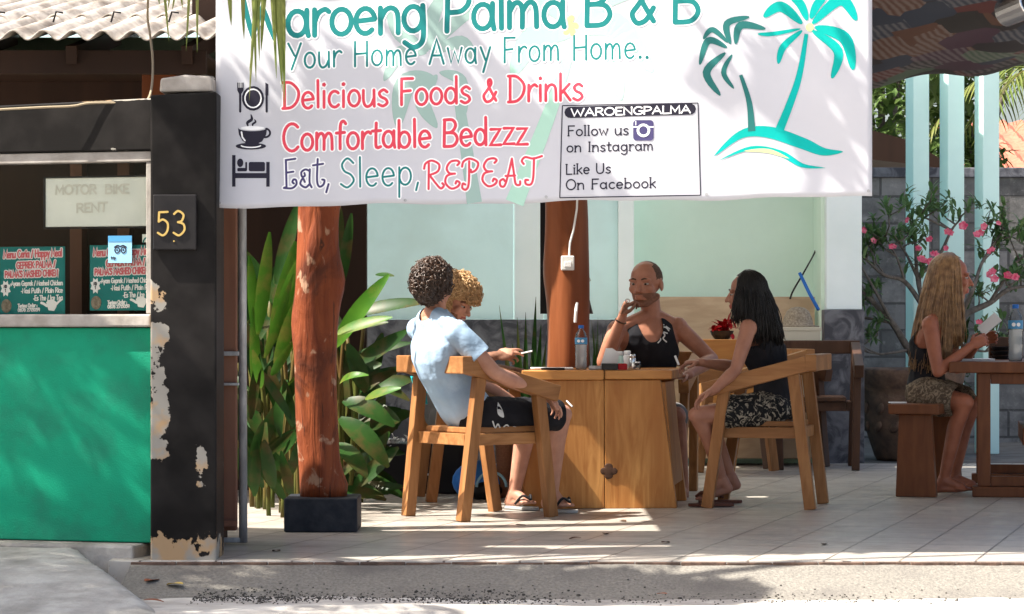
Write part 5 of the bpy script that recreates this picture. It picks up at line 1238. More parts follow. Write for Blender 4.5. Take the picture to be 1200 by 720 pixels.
# second table, bench
t = thing('side_table', 'brown wooden trestle table by the seated blonde woman', 'table', (3.0, 15.4, 0))
d0 = 14.95; xL = W(1112, 0, d0).x
mb = MB(); mb.bb(xL, xL+1.0, d0-.03, d0+1.5, .725, .79); mb.build('tabletop', MT['mahog'], t, bevel=.006)
xa = W(1145, 0, d0).x
for yy in (d0+.04, d0+1.36):
    mb = MB(); mb.bb(xa, xa+.075, yy, yy+.08, .063, .723); mb.bb(xa+.52, xa+.595, yy, yy+.08, .063, .723); mb.bb(xa+.076, xa+.519, yy+.01, yy+.07, .66, .722); mb.bb(xa+.076, xa+.519, yy+.01, yy+.07, .064, .12); mb.build('trestle', MT['mahog'], t, bevel=.004)
    mb = MB(); mb.bb(xa-.03, xa+.63, yy-.03, yy+.11, .001, .061); mb.build('foot', MT['mahog'], t, bevel=.006)
mb = MB(); mb.bb(xa+.26, xa+.33, d0+.121, d0+1.359, .3, .4); mb.build('stretcher', MT['mahog'], t, bevel=.004)
BP = V((xL, d0, 0)); t.location = BP+Matrix.Rotation(R(-10), 3, 'Z') @ (t.location-BP); t.rotation_euler = (0, 0, R(-10))
t = thing('bench', 'brown slab bench with tapered panel legs under the blonde woman', 'bench', (2.36, 15.3, 0))
mb = MB(); xb0, xb1 = W(1046, 0, 14.9).x, W(1102, 0, 14.9).x; mb.bb(xb0-.01, xb1+.01, 14.86, 15.95, .485, .545); mb.build('seat', MT['mahog'], t, bevel=.006)
for yy in (14.93, 15.75):
    mb = MB(); u0, u1, v0, v1 = W(1049, 0, 14.93).x, W(1097, 0, 14.93).x, W(1053, 0, 14.93).x, W(1091, 0, 14.93).x
    mb.add([(u0, yy, .001), (u1, yy, .001), (v1, yy, .483), (v0, yy, .483), (u0, yy+.06, .001), (u1, yy+.06, .001), (v1, yy+.06, .483), (v0, yy+.06, .483)], [(0, 1, 2, 3), (5, 4, 7, 6), (4, 0, 3, 7), (1, 5, 6, 2), (3, 2, 6, 7), (4, 5, 1, 0)])
    mb.build('panel_leg', MT['mahog'], t, bevel=.005)
BP = V((2.36, 14.93, 0)); t.location = BP+Matrix.Rotation(R(-20), 3, 'Z') @ (t.location-BP); t.rotation_euler = (0, 0, R(-20))
mb = MB(); u0, u1 = W(1044, 0, 15.0).x, W(1062, 0, 15.0).x; mb.bb(u0, u1, 14.98, 15.1, .5465, .552)
o = recenter(mb.build('folded_paper', MT['paper'], bevel=.001)); top(o, 'white folded paper lying on the end of the bench', 'paper')
bottle('water_bottle', 'plastic water bottle standing on the brown side table at the right edge', 1190, 15.12, .791, .335, .043)
mb = MB(); u0, u1 = W(1128, 0, 15.3).x, W(1166, 0, 15.3).x; mb.bb(u0, u1, 15.3, 15.5, .7905, .803); o = recenter(mb.build('menu_card', MT['paper'], bevel=.001)); top(o, 'white menu lying on the brown table in front of the woman', 'menu')
t = thing('ashtray', 'dark ashtray stack behind the bottle on the brown side table', 'ashtray', W(1172, 424, 15.9))
c = W(1173, 0, 15.9); mb = MB()
for i in range(3): mb.lathe([(.05, .001), (.065, .018), (.066, .024), (.05, .022)], (c.x, 15.9, .791+i*.028), 18)
mb.build('bowl', MT['black'], t, smooth=False); mb = MB(); mb.bb(c.x-.06, c.x+.10, 15.97, 16.0, .7915, .93); mb.build('card_back', MT['dark_wood'], t, bevel=.003)
# day bed in the recess
t = thing('daybed', 'plywood backed bench seat along the back wall behind the diners', 'bench', (1.5, 18.6, 0))
mb = MB(); a = W(772, 0, 19.2); b = W(955, 0, 19.2); mb.bb(a.x, b.x, 19.2, 19.26, .2, W(0, 348, 19.2).z); mb.build('backrest', MT['ply'], t, bevel=.004)
mb = MB(); a = W(822, 0, 17.9); b = W(868, 0, 17.9); mb.bb(a.x, b.x+.3, 17.9, 18.6, .40, W(0, 398, 17.9).z); mb.build('arm_box', MT['teak_x'], t, bevel=.006)
mb = MB(); mb.bb(W(780, 0, 18.5).x, W(960, 0, 18.5).x, 18.3, 19.19, .05, .399); mb.build('seat_box', MT['ply'], t, bevel=.006)
bxx = thing('storage_box', 'beige storage box on the back bench with a straw hat on it', 'box', W(933, 412, 18.6))
mb = MB(); a = W(908, 0, 18.6); b = W(958, 0, 18.6); mb.bb(a.x, b.x, 18.4, 18.75, .40, W(0, 384.5, 18.4).z); mb.build('carton', MT['beige'], bxx, bevel=.006)
mb = MB(); mb.bb(a.x-.004, b.x+.004, 18.396, 18.754, W(0, 388, 18.4).z, W(0, 383.5, 18.4).z); mb.build('lid', MT['beige'], bxx, bevel=.003)
zt_ = W(0, 383.5, 18.4).z
mb = MB(); c = W(935, 0, 18.58); mb.lathe([(.02, .003), (.155, .001), (.158, .008), (.112, .014), (.105, .06), (.082, .115), (.05, .14), (.01, .147)], (c.x, 18.58, zt_), 28, 1, .9)
o = recenter(mb.build('straw_hat', MT['straw'], smooth=True)); top(o, 'grey woven straw hat sitting on the beige box', 'hat')
mb = MB()
rp = thing('poinsettia', 'bright red leafed plant in a dark pot on the wooden bench arm', 'plant', W(845, 398, 18.1)); r = random.Random(9)
for i in range(46):
    p = W(846+r.gauss(0, 7), 386+r.gauss(0, 4.5), 18.1+r.uniform(-.05, .05)); d = rv(r).normalized(); d.z += .2; mb.blade(p, p+d*.075, .035, .08, 4, .2)
mb.build('leaves', MT['red'], rp); mb = MB(); c = W(846, 0, 18.1); mb.lathe([(.05, 0), (.075, .03), (.085, .06), (.07, .06)], (c.x, 18.1, W(0, 397.9, 17.9).z), 18); mb.build('pot', MT['black'], rp)
t = thing('blue_hose', 'blue plastic pipe slanting down the wall above the box', 'pipe', W(950, 345, 18.9)); mb = MB(); mb.tube([W(937, 320, 18.95), W(949, 345, 18.9), W(959, 363, 18.8)], .013, 10); mb.build('pipe', MT['blue'], t, smooth=True)
mb = MB(); mb.tube(sm3d([W(960, 262, 19.45), W(957, 290, 19.45), W(944, 316, 19.0), W(930, 340, 19.1), W(926, 350, 19.2)], 5), .007, 6); mb.build('cord', MT['black'], t)
# blue bag under the chair, litter
t = thing('blue_bag', 'blue and black nylon bag on the floor behind the chair legs', 'bag', W(562, 584, 14.75))
mb = MB(); c = W(566, 0, 14.8); mb.ell((c.x-.02, 14.85, .10), [(.16, 0, .01), (0, .13, 0), (-.01, 0, .12)], 20); mb.build('bag_body', MT['blue_bag'], t, smooth=True)
mb = MB(); mb.ell((c.x+.015, 14.78, .05), [(.10, 0, 0), (0, .10, 0), (0, 0, .065)], 18); mb.build('front_pocket', MT['black'], t, smooth=True)
mb = MB(); mb.tube([(c.x+.05+.085*math.cos(a), 14.70-.01*math.sin(a), .075+.085*math.sin(a)) for a in [R(q) for q in range(0, 181, 15)]], .008, 8); mb.tube([(c.x-.10, 14.74, .01), (c.x-.13, 14.72, .05), (c.x-.11, 14.72, .11), (c.x-.07, 14.73, .15)], .011, 8); mb.build('piping', MT['sky_ink'], t, smooth=True)
t = thing('white_wire', 'bent white wire hanging in the shade behind the left chair', 'wire', W(508, 557, 14.9)); mb = MB(); mb.tube(sm3d([W(510, 518, 15.19), W(513, 545, 15.185), W(515, 553, 15.185), W(510, 557, 15.18), W(500, 556, 15.185)], 4), .006, 8); mb.build('wire', MT['white'], t, smooth=True)
def litter(label, px, py, d, z, s, m, group=None, n=1):
    mb = MB(); c = W(px, py, d); c.z = z; a = rnd.uniform(0, 6.3); e = c+V((math.cos(a), math.sin(a), .12))*s
    mb.blade(c+V((0, 0, .006)), e+V((0, 0, .004)), s*.55, .05, 5, .14); o = mb.build('fallen_leaf', MT[m]); s_ = o.modifiers.new('t', 'SOLIDIFY'); s_.thickness = .0012
    recenter(o); o.location.z = z+.001; return top(o, label, 'leaf', group)
FG = 'dark dry leaves on the patio tiles'
for (px, py) in ((616, 616), (667, 632), (711, 626), (784, 636), (966, 638), (733, 612), (320, 646)):
    d = 3000/(py-382); litter('small dark dry leaf lying on the pale patio tiles', px, py, d, 0, .06, 'leaf_dry', FG)
litter('pale yellow fallen leaf in the gutter by the pillar', 196, 689, 10.62, -.075, .09, 'leaf_yellow')
litter('rust brown fallen leaf against the foot of the pillar', 186, 680, 10.72, -.07, .1, 'rust_leaf')
litter('small yellow leaf on the apron', 290, 681, 10.68, -.07, .05, 'leaf_yellow')
litter('small orange brown leaf on the road edge', 770, 693, 10.45, -.095, .05, 'rust_leaf')
litter('brown curled leaf on the lower end of the concrete ramp', 192, 712, 10.1, -.09, .08, 'rust_leaf')

# ---------------------------------------------------------------- people
def organic(name, mb, voxel, smooth_n, mats, parent, paint=(), keep=None, wr=0, sfac=.5, wscale=14):
    """joins overlapping shapes into one continuous skin"""
    me = bpy.data.meshes.new(name+'_raw'); me.from_pydata(mb.v, [], mb.f); me.update()
    bm = bmesh.new(); bm.from_mesh(me); bmesh.ops.recalc_face_normals(bm, faces=bm.faces); bm.to_mesh(me); bm.free()
    o = bpy.data.objects.new(name+'_raw', me); COL.objects.link(o)
    r = o.modifiers.new('r', 'REMESH'); r.mode = 'VOXEL'; r.voxel_size = voxel
    s = o.modifiers.new('s', 'SMOOTH'); s.factor = sfac; s.iterations = smooth_n
    dg = bpy.context.evaluated_depsgraph_get(); nm = bpy.data.meshes.new_from_object(o.evaluated_get(dg))
    bpy.data.objects.remove(o); bpy.data.meshes.remove(me)
    nm.name = name
    if wr:
        nm.update()
        off = [v.co+v.normal*(wr*(noise.noise(v.co*wscale)+.6*noise.noise(V((v.co.x*wscale*2.2, v.co.y*wscale*2.2, v.co.z*wscale*.9))))) for v in nm.vertices]
        for v, c in zip(nm.vertices, off): v.co = c
    if keep:
        bm = bmesh.new(); bm.from_mesh(nm); dead = [f for f in bm.faces if not keep(f.calc_center_median())]
        bmesh.ops.delete(bm, geom=dead, context='FACES')
        bv = [v for v in bm.verts if v.is_boundary]
        for it in range(8):
            new = {}
            for v in bv:
                nb = [e.other_vert(v).co for e in v.link_edges if e.is_boundary]
                if len(nb) == 2: new[v] = v.co*.5+(nb[0]+nb[1])*.25
            for v, c in new.items(): v.co = c
        bm.to_mesh(nm); bm.free()
    nm.materials.clear()
    for m in mats: nm.materials.append(m)
    for p in nm.polygons:
        p.use_smooth = True; p.material_index = 0
        for fn, mi in paint:
            if fn(p.center): p.material_index = mi
    og = ORG.get(parent, V((0, 0, 0))); nm.transform(Matrix.Translation(-og)); nm.update()
    return link_mesh(name, nm, parent)

def hand(mb, wr, d, n, side, curl=(.3, .35, .4, .5), thumb=.5, sc=1.0, spread=.06):
    """palm, four jointed fingers and a thumb; d along the palm, n out of the palm side, side towards the thumb"""
    wr = V(wr); d = V(d).normalized(); side = (V(side)-d*V(side).dot(d)).normalized(); n2 = d.cross(side); n = n2 if n2.dot(V(n)) > 0 else -n2
    k = sc
    mb.ell(wr+d*.048*k, [d*.055*k, side*.040*k, n*.018*k], 14)
    mb.cone(wr-d*.02*k, .026*k, wr+d*.03*k, .024*k)
    for i in range(4):
        b = wr+d*(.086-.004*abs(i-1.2))*k+side*(.029-.0195*i)*k
        L = (.072, .080, .074, .058)[i]*k; dd = (d+side*spread*(1.5-i)).normalized(); c = curl[i]; p = b-d*.02*k
        rr = (.0092, .0094, .009, .008)[i]*k; ang = 0
        for j, fr_ in enumerate((.48, .30, .24)):
            ang += c*(1.0 if j == 0 else 1.15)
            q = p+(dd*math.cos(ang)+n*math.sin(ang))*(L*fr_+(.02*k if j == 0 else 0)); mb.cone(p, rr*(1-.07*j), q, rr*(.95-.1*j), 8); p = q
    p = wr+d*.025*k+side*.028*k; t1 = (d*.62+side*(.75-.4*thumb)+n*(.25+.5*thumb)).normalized(); q = p+t1*.045*k; mb.cone(p, .0125*k, q, .0108*k, 8)
    t2 = (d*.85+side*(.35-.5*thumb)+n*(.2+.4*thumb)).normalized(); mb.cone(q, .0105*k, q+t2*.034*k, .0088*k, 8)
    return wr+d*.12*k

def foot(mb, an, toe, sc=1.0):
    an = V(an); toe = V(toe); d = toe-an; d.z = 0; d = d.normalized(); s = V((-d.y, d.x, 0)); dz = toe.z-an.z
    heel = an-d*.035*sc; heel.z = an.z-.055*sc
    mb.cone(heel, .032*sc, an, .038*sc, 12)
    ball = toe-d*.055*sc; ball.z = toe.z
    mb.cone(an+d*.01+V((0, 0, -.01)), .036*sc, ball+V((0, 0, .012)), .026*sc, 12); mb.ell(ball, [d*.05*sc, s*.042*sc, V((0, 0, .018*sc))], 12); mb.cone(heel, .030*sc, ball, .02*sc, 10)
    for i in range(5):
        b = ball+d*(.028-.006*abs(i-.7))*sc+s*(.03-.015*i)*sc; mb.cone(b, .0105*sc if i else .013*sc, b+d*(.030-.004*i)*sc-V((0, 0, .004)), .0085*sc if i else .011*sc, 8)

class Head:
    def __init__(s, c, f, up=(0, 0, 1), k=1.0, w=1.0):
        s.w = w
        s.c = V(c); s.f = V(f).normalized(); u = V(up); s.l = u.cross(s.f).normalized(); s.u = s.f.cross(s.l).normalized(); s.k = k
    def p(s, f, l, u): return s.c+(s.f*f+s.l*l*s.w+s.u*u)*s.k
    def ax(s, a, b, c): return [s.f*a*s.k, s.l*b*s.k*s.w, s.u*c*s.k]
    def loc(s, q): d = V(q)-s.c; return d.dot(s.f)/s.k, d.dot(s.l)/s.k/s.w, d.dot(s.u)/s.k
    def prims(s, mb, fem=False):
        k = s.k
        mb.ell(s.p(-.012, 0, .035), s.ax(.098, .077, .092), 20)
        mb.ell(s.p(.035, 0, -.025), s.ax(.060, .060, .088), 16)
        mb.cone(s.p(.058, -.014, -.098), .020*k, s.p(.058, .014, -.098), .020*k, 10)
        for q in (-1, 1):
            mb.cone(s.p(.0, q*.055, -.062), .02*k, s.p(.05, q*.022, -.095), .02*k, 10)
            mb.ell(s.p(.058, q*.042, -.018), s.ax(.028, .024, .026), 10)
            mb.ell(s.p(.076, q*.032, .028), s.ax(.018, .03, .012), 10)
            mb.ell(s.p(-.008, q*.079, -.005), s.ax(.020, .009, .033), 10)
            mb.ell(s.p(.095, q*.013, -.030), s.ax(.012, .009, .009), 8)
        mb.ell(s.p(.052, 0, .052), s.ax(.030, .055, .045), 12)
        mb.cone(s.p(.086, 0, .018), .010*k, s.p(.113, 0, -.026), .0125*k, 8)
        mb.ell(s.p(.088, 0, -.055), s.ax(.015, .026, .0075), 10); mb.ell(s.p(.086, 0, -.069), s.ax(.014, .022, .008), 10)
    def face(s, person, hair, brows=True, iris='iris'):
        for q in (-1, 1):
            mb = MB(); c = s.p(.0735, q*.031, .008); mb.ell(c, s.ax(.0135, .0145, .0062), 12)
            mb.build('eye', MT['eye'], person, smooth=True)
            mb = MB(); mb.ell(s.p(.0855, q*.0315+.001, .007), s.ax(.004, .0070, .0058), 10); mb.build('iris', MT['iris'], person, smooth=True)
            if brows:
                mb = MB(); mb.tube([s.p(.090, q*.014, .031), s.p(.092, q*.03, .037), s.p(.080, q*.052, .030)], [.004*s.k, .0048*s.k, .002*s.k], 6); mb.build('eyebrow', hair, person, smooth=True)
    def lips(s): return lambda q: (lambda t: t[0] > .083 and abs(t[1]) < .024 and -.078 < t[2] < -.048 and t[0] > .085)(s.loc(q))

def ringo(c, side, front, a, b, n=22, e=2.3):
    out = []
    for j in range(n):
        t = 2*math.pi*j/n; cs, sn = math.cos(t), math.sin(t)
        out.append(c+side*(a*math.copysign(abs(cs)**(2/e), cs))+front*(b*math.copysign(abs(sn)**(2/e), sn)))
    return out
class Body:
    def __init__(s, J, fem=False, g=1.0):
        s.J = {k: V(v) for k, v in J.items()}; s.fem = fem; s.g = g; J = s.J
        s.sv = (J['shL']-J['shR']).normalized(); s.hv = (J['hipL']-J['hipR']).normalized()
        s.pel = (J['hipL']+J['hipR'])/2; s.shm = (J['shL']+J['shR'])/2; s.sp = (s.shm-s.pel).normalized()
        s.sf = s.sv.cross(s.sp).normalized(); s.hf = s.hv.cross(s.sp).normalized()
    def rings(s, infl=0, ka=1.0, kb=1.0, lo=-.10, top=True):
        g = s.g; p, m = s.pel, s.shm; L = (m-p).length; bend = J_ = s.J.get('bend', V((0, 0, 0)))
        tab = [(-.10, .10, .08), (-.03, .155, .105), (.10, .16, .11), (.35, .135, .098), (.55, .15, .108), (.75, .17, .112), (.90, .178, .100), (.99, .165, .080), (1.06, .12, .065), (1.13, .062, .055)]
        if s.fem: tab = [(-.10, .10, .08), (-.03, .16, .105), (.10, .16, .105), (.35, .115, .085), (.55, .13, .10), (.72, .145, .115), (.88, .150, .092), (.98, .138, .07), (1.06, .10, .058), (1.13, .05, .048)]
        out = []
        for t, a, b in tab:
            if t < lo: continue
            if not top and t > 1.0: continue
            w = max(0, min(1, t)); sd_ = (s.hv*(1-w)+s.sv*w).normalized(); fr = (s.hf*(1-w)+s.sf*w).normalized()
            c = p.lerp(m, t)+bend*(4*w*(1-w))
            if t > 1: c = m+(s.J['neck']-m)*((t-1)/.13)*1.0
            out.append(ringo(c, sd_, fr, (a*g+infl)*ka, (b*g+infl)*kb))
        return out
    def torso(s, mb, **k): mb.loft(s.rings(**k))
    def traps(s, mb, r=.036):
        for q in 'LR': mb.cone(s.J['neck']+s.sp*.012, r*1.15, s.J['sh'+q].lerp(s.J['neck'], .22)+s.sp*.012, r, 12)
    def limbs(s, mb, arms=True, legs=True):
        J = s.J; f = .88 if s.fem else 1.0; f *= s.g
        for q in 'LR':
            if arms:
                mb.ell(J['sh'+q], [V((.058*f, 0, 0)), V((0, .058*f, 0)), V((0, 0, .06*f))], 12)
                mid = J['sh'+q].lerp(J['el'+q], .45)
                mb.cone(J['sh'+q], .052*f, mid, .047*f); mb.cone(mid, .047*f, J['el'+q], .037*f)
                m2 = J['el'+q].lerp(J['wr'+q], .3); mb.cone(J['el'+q], .037*f, m2, .041*f); mb.cone(m2, .041*f, J['wr'+q], .026*f)
            if legs:
                mb.cone(J['hip'+q], .088*f, J['kn'+q], .058*f); 
                d = (J['an'+q]-J['kn'+q]); bk = (J['kn'+q]-J['hip'+q]).normalized(); c = J['kn'+q].lerp(J['an'+q], .32)-bk*.018
                mb.cone(J['kn'+q], .053*f, c, .054*f); mb.cone(c, .054*f, J['an'+q], .034*f)
        s.traps(mb, .036*f)
        mb.cone(J['neck']-s.sp*.03, .058*f, J['headbase'], .052*f)

def curls(name, H, m, parent, n, seed, allow, R0=(.108, .088, .105), c0=(-.015, 0, .04), rad=.0045, size=.016, base=True, voxel=.006):
    r = random.Random(seed); mb = MB()
    if base:
        b2 = MB(); b2.ell(H.p(*c0), H.ax(*R0), 24)
        ob = organic(name, b2, voxel, 1, [m], parent, keep=lambda q: allow(*H.loc(q)), wr=.010, wscale=45)
    for i in range(n):
        d = rv(r).normalized(); e = V((c0[0]+R0[0]*d.x, c0[1]+R0[1]*d.y, c0[2]+R0[2]*d.z))
        if not allow(*e): continue
        c = H.p(*e); nn = (H.f*d.x+H.l*d.y+H.u*d.z).normalized(); a = nn.orthogonal().normalized(); b = nn.cross(a); c = c+nn*r.uniform(-.004, .012); sz = size*r.uniform(.55, 1.4); ph = r.uniform(0, 6.3); tilt = r.uniform(-.7, .7)
        pts = []
        for j in range(10):
            t = j/9; an = ph+t*2*math.pi*r.uniform(1.1, 1.25); pts.append(c+(a*math.cos(an)+b*math.sin(an))*sz*(.75-.15*t)+nn*(sz*(.25+.9*t*.8)+sz*tilt*.5*math.cos(an)))
        mb.tube(pts, [rad*(1-.35*j/9) for j in range(10)], 5)
    o = mb.build('curls', m, ob if base else parent, smooth=True); return ob if base else o

def long_hair(H, m, parent, n, seed, zend, phi0=50, back=(-.02, 0, 0), spread=1.0, front=None, mid=None):
    """straight strands from a parting over the skull and down"""
    r = random.Random(seed); mb = MB()
    for i in range(n):
        ph = R(r.uniform(phi0, 180))*(1 if r.random() < .5 else -1)
        fr = front and abs(ph) < R(phi0+28)
        rx, ry, rz = .108+r.uniform(0, .010), .088+r.uniform(0, .010), .102+r.uniform(0, .008)
        pts = []; th1 = 88 if not fr else 80
        for j in range(6):
            th = R(8+(th1-8)*j/5); pts.append(H.p(-.014+rx*math.sin(th)*math.cos(ph), ry*math.sin(th)*math.sin(ph), .035+rz*math.cos(th)))
        p = pts[-1]; ze = zend+r.gauss(0, .025); out = V((p.x-H.c.x, p.y-H.c.y, 0)); out.normalize()
        if fr and front: ze = front+r.gauss(0, .02)
        wb = max(0, min(1, (abs(math.degrees(ph))-phi0-18)/60))
        tgt = V((p.x, p.y, ze))+V(back)*(wb if not fr else .05)+out*(.015*spread)+V((r.gauss(0, .012), r.gauss(0, .012), 0))
        if fr: tgt += H.f*.01
        w = r.uniform(-.008, .008); k = 7
        for j in range(1, k+1):
            t = j/k; q = p.lerp(tgt, t); q += out*(.012*math.sin(t*math.pi))+V((w*math.sin(t*7+i), w*math.cos(t*6+i), 0)); pts.append(q)
        nn = len(pts); mb.tube(pts, [.0036*(1-.55*(j/(nn-1))**2) for j in range(nn)], 5)
    # the cap under the strands
    b2 = MB(); b2.ell(H.p(-.014, 0, .037), H.ax(.104, .085, .099), 24)
    cph = math.cos(R(phi0))
    ob = organic('hair', b2, .006, 1, [m], parent, keep=lambda q: (lambda t: (t[0]+.014)/.104 < cph*1.05-.1*(t[2] > .1)+(1.0 if t[2] > .115 else 0) and t[2] > -.05)(H.loc(q)), wr=.004, wscale=60)
    mb.build('strands', m, ob, smooth=True); return ob

def cig(parent_label, a, b):
    t = thing('cigarette', parent_label, 'cigarette', a); mb = MB(); mb.tube([a, V(a).lerp(V(b), .98)], .0042, 8); mb.build('paper_tube', MT['paper'], t); mb = MB(); mb.tube([V(a).lerp(V(b), .981), b], .0042, 8); mb.build('ash_tip', MT['grey_cloth'], t); return t

def sandal(parent, an, toe, sole, strap, sc=1.0):
    an = V(an); toe = V(toe); d = toe-an; d.z = 0; d = d.normalized(); s = V((-d.y, d.x, 0)); h = an-d*.07*sc; e = toe+d*.045*sc; n = 14; z = toe.z-.022
    out = []
    for i in range(n):
        a = math.pi*i/(n-1); out.append((e-d*.05*sc)+d*.05*sc*math.sin(a)+s*.045*sc*math.cos(a))
    for i in range(n):
        a = math.pi*i/(n-1); out.append((h+d*.035*sc)-d*.035*sc*math.sin(a)-s*.033*sc*math.cos(a))
    zz = lambda p: (toe.z-.026)
    mb = MB(); k = len(out); mb.add([V((p.x, p.y, zz(p)-.016)) for p in out]+[V((p.x, p.y, zz(p))) for p in out], [tuple(range(k-1, -1, -1)), tuple(range(k, 2*k))]+[(i, (i+1) % k, k+(i+1) % k, k+i) for i in range(k)])
    o = mb.build('flip_flop', sole, parent, bevel=.003)
    mb = MB(); q = toe-d*.0; q = V((q.x, q.y, toe.z+.012)); m1 = V((an.x, an.y, 0))+d*.06*sc
    for w in (-1, 1): mb.tube(sm3d([q, V((m1.x, m1.y, toe.z+.05))*.5+q*.5+s*w*.03+V((0, 0, .004)), V((m1.x, m1.y, toe.z-.012))-d*.01+s*w*.046], 4), .007, 7)
    mb.build('strap', strap, o, smooth=True); return o

def leg_cloth(mb, b, r0, r1, f=1.0, t=1.0):
    J = b.J
    for q in 'LR': mb.cone(J['hip'+q], r0*f, J['hip'+q].lerp(J['kn'+q], t), r1*f, 16)

# ---- man in the blue T-shirt, seen from behind
p1 = thing('person', 'man with dark curly hair in pale blue T-shirt and black shorts, back turned', 'person', W(560, 600, 13.4))
J = dict(hipL=W(546, 486, 13.50), hipR=W(560, 489, 13.30), shL=W(491, 386, 13.40), shR=W(535, 389, 13.08), neck=W(507, 368, 13.24), headbase=W(511, 356, 13.25),
         elR=W(580, 437, 13.08), wrR=W(637, 463, 13.40), elL=W(550, 440, 13.72), wrL=W(600, 470, 13.85), knR=W(658, 486, 13.62), knL=W(622, 492, 13.92), anR=W(647, 578, 13.72), anL=W(603, 577, 13.95), bend=V((-.05, -.03, 0)))
b1 = Body(J)
H1 = Head(W(508, 338, 13.22), (.62, .78, -.08), (.06, -.02, 1), 1.0)
mb = MB(); b1.torso(mb); b1.limbs(mb); H1.prims(mb)
hand(mb, J['wrR'], (.55, .25, -.42), (-.2, .3, -.8), (.3, -.8, .1), (.35, .4, .45, .5), .45)
hand(mb, J['wrL'], (.7, .2, -.35), (0, 0, -1), (.2, .7, 0))
for q, toe in (('R', W(668, 596.5, 13.66)), ('L', W(622, 592, 13.86))):
    J['toe'+q] = V((toe.x, toe.y, .045)); foot(mb, J['an'+q], J['toe'+q])
organic('body', mb, .005, 5, [MT['skin_b'], MT['lips']], p1, [(H1.lips(), 1)])
H1.face(p1, MT['hair_brown'])
curls('hair', H1, MT['hair_brown'], p1, 1500, 2, lambda f, l, u: (f < .035+.4*max(0, u-.06) and u > -.075+max(0, f)*1.2 and not (f > -.01 and u < -.01)) or u > .098, (.103, .084, .104), (-.018, 0, .035), .0042, .017)
mb = MB(); b1.torso(mb, infl=.020, lo=-.2); b1.traps(mb, .046)
for q in 'LR':
    e = J['sh'+q].lerp(J['el'+q], .62); mb.ell(J['sh'+q], [V((.066, 0, 0)), V((0, .066, 0)), V((0, 0, .064))], 14); mb.cone(J['sh'+q], .064, e, .066, 16)
eR = J['sh'+'R'].lerp(J['el'+'R'], .60); dR = (J['elR']-J['shR']).normalized(); eL = J['shL'].lerp(J['elL'], .6); dL = (J['elL']-J['shL']).normalized()
nk = J['neck']
organic('t_shirt', mb, .007, 4, [MT['shirt']], p1, keep=lambda q: ((q-eR).dot(dR) < 0 or (q-eR).length > .13) and ((q-eL).dot(dL) < 0 or (q-eL).length > .13) and not ((q-nk).dot(b1.sp) > -.004 and (q-nk).length < .075), wr=.006, wscale=11)
mb = MB(); leg_cloth(mb, b1, .112, .088, 1.0, .93); mb.loft(b1.rings(infl=.010)[:3])
kR = J['hipR'].lerp(J['knR'], .95); dk = (J['knR']-J['hipR']).normalized(); kL = J['hipL'].lerp(J['knL'], .95); dl = (J['knL']-J['hipL']).normalized()
sh1 = organic('shorts', mb, .007, 4, [MT['black_cloth']], p1, keep=lambda q: (q-kR).dot(dk) < 0 and (q-kL).dot(dl) < 0, wr=.006)
mb = MB(); PD = 13.30
def pq1(x, y, l): return W(x, y, 13.235+(x-580)*.0040-l)
poly(mb, sm([(583, 472), (588, 480), (590, 489), (584, 487), (582, 481), (583, 472)], 4)[:-1], pq1)
for pts in ([(577, 494), (580, 501), (583, 497), (586, 503)], [(590, 500), (594, 498), (598, 503), (602, 500), (608, 503)]): stroke(mb, sm(pts), .8, pq1)
o = mb.build('shorts_print', MT['print'], p1)
sw = o.modifiers.new('w', 'SHRINKWRAP'); sw.target = sh1; sw.wrap_method = 'PROJECT'; sw.use_project_y = True; sw.use_negative_direction = True; sw.use_positive_direction = True; sw.offset = .004; sw.use_project_x = False; sw.use_project_z = False; sw.project_limit = .25; sw.wrap_mode = 'ABOVE_SURFACE'
for q in 'RL': sandal(p1, J['an'+q], J['toe'+q], MT['sole'], MT['rubber'])
cig('cigarette in the lowered hand of the man in the blue T-shirt', W(664, 470, 13.50), W(671, 477, 13.46))

# ---- curly blond man beside him
p2 = thing('person', 'man with sandy curly hair smiling behind the man in blue, holding a cigarette out', 'person', W(540, 590, 14.7))
J = dict(hipL=W(520, 488, 14.98), hipR=W(524, 492, 14.68), shL=W(524, 394, 14.88), shR=W(502, 396, 14.50), neck=W(517, 380, 14.66), headbase=W(523, 368, 14.58),
         elR=W(528, 430, 14.28), wrR=W(581, 417, 14.08), elL=W(560, 432, 15.0), wrL=W(606, 436, 14.75), knR=W(596, 490, 14.66), knL=W(604, 488, 14.95), anR=W(590, 568, 14.8), anL=W(600, 568, 15.05))
b2_ = Body(J)
H2 = Head(W(533, 355, 14.50), (.78, -.46, -.40), (.35, -.15, 1), 1.0)
mb = MB(); b2_.torso(mb); b2_.limbs(mb); H2.prims(mb)
hand(mb, J['wrR'], (.95, -.1, .12), (0, .5, -.8), (.1, .5, .75), (.25, .35, .6, .75), .6)
hand(mb, J['wrL'], (.8, -.1, -.1), (0, 0, -1), (.1, .7, 0))
for q in 'RL':
    J['toe'+q] = J['an'+q]+V((.16, -.08, 0)); J['toe'+q].z = .045; foot(mb, J['an'+q], J['toe'+q])
beard = lambda q: (lambda t: t[2] < -.045 and t[0] > -.0 and (t[2] < -.075 or t[0] < .072))(H2.loc(q))
organic('body', mb, .005, 5, [MT['skin_b'], MT['lips'], MT['stubble'], MT['eye']], p2, [(beard, 2), (H2.lips(), 1), (lambda q: (lambda t: t[0] > .08 and abs(t[1]) < .019 and -.066 < t[2] < -.058)(H2.loc(q)), 3)])
H2.face(p2, MT['hair_blond'])
curls('hair', H2, MT['hair_blond'], p2, 1700, 4, lambda f, l, u: (u > .045 and f < .12) or (f < .03 and u > -.05), (.122, .104, .118), (-.008, 0, .04), .0042, .020)
mb = MB(); b2_.torso(mb, infl=.010, lo=-.2)
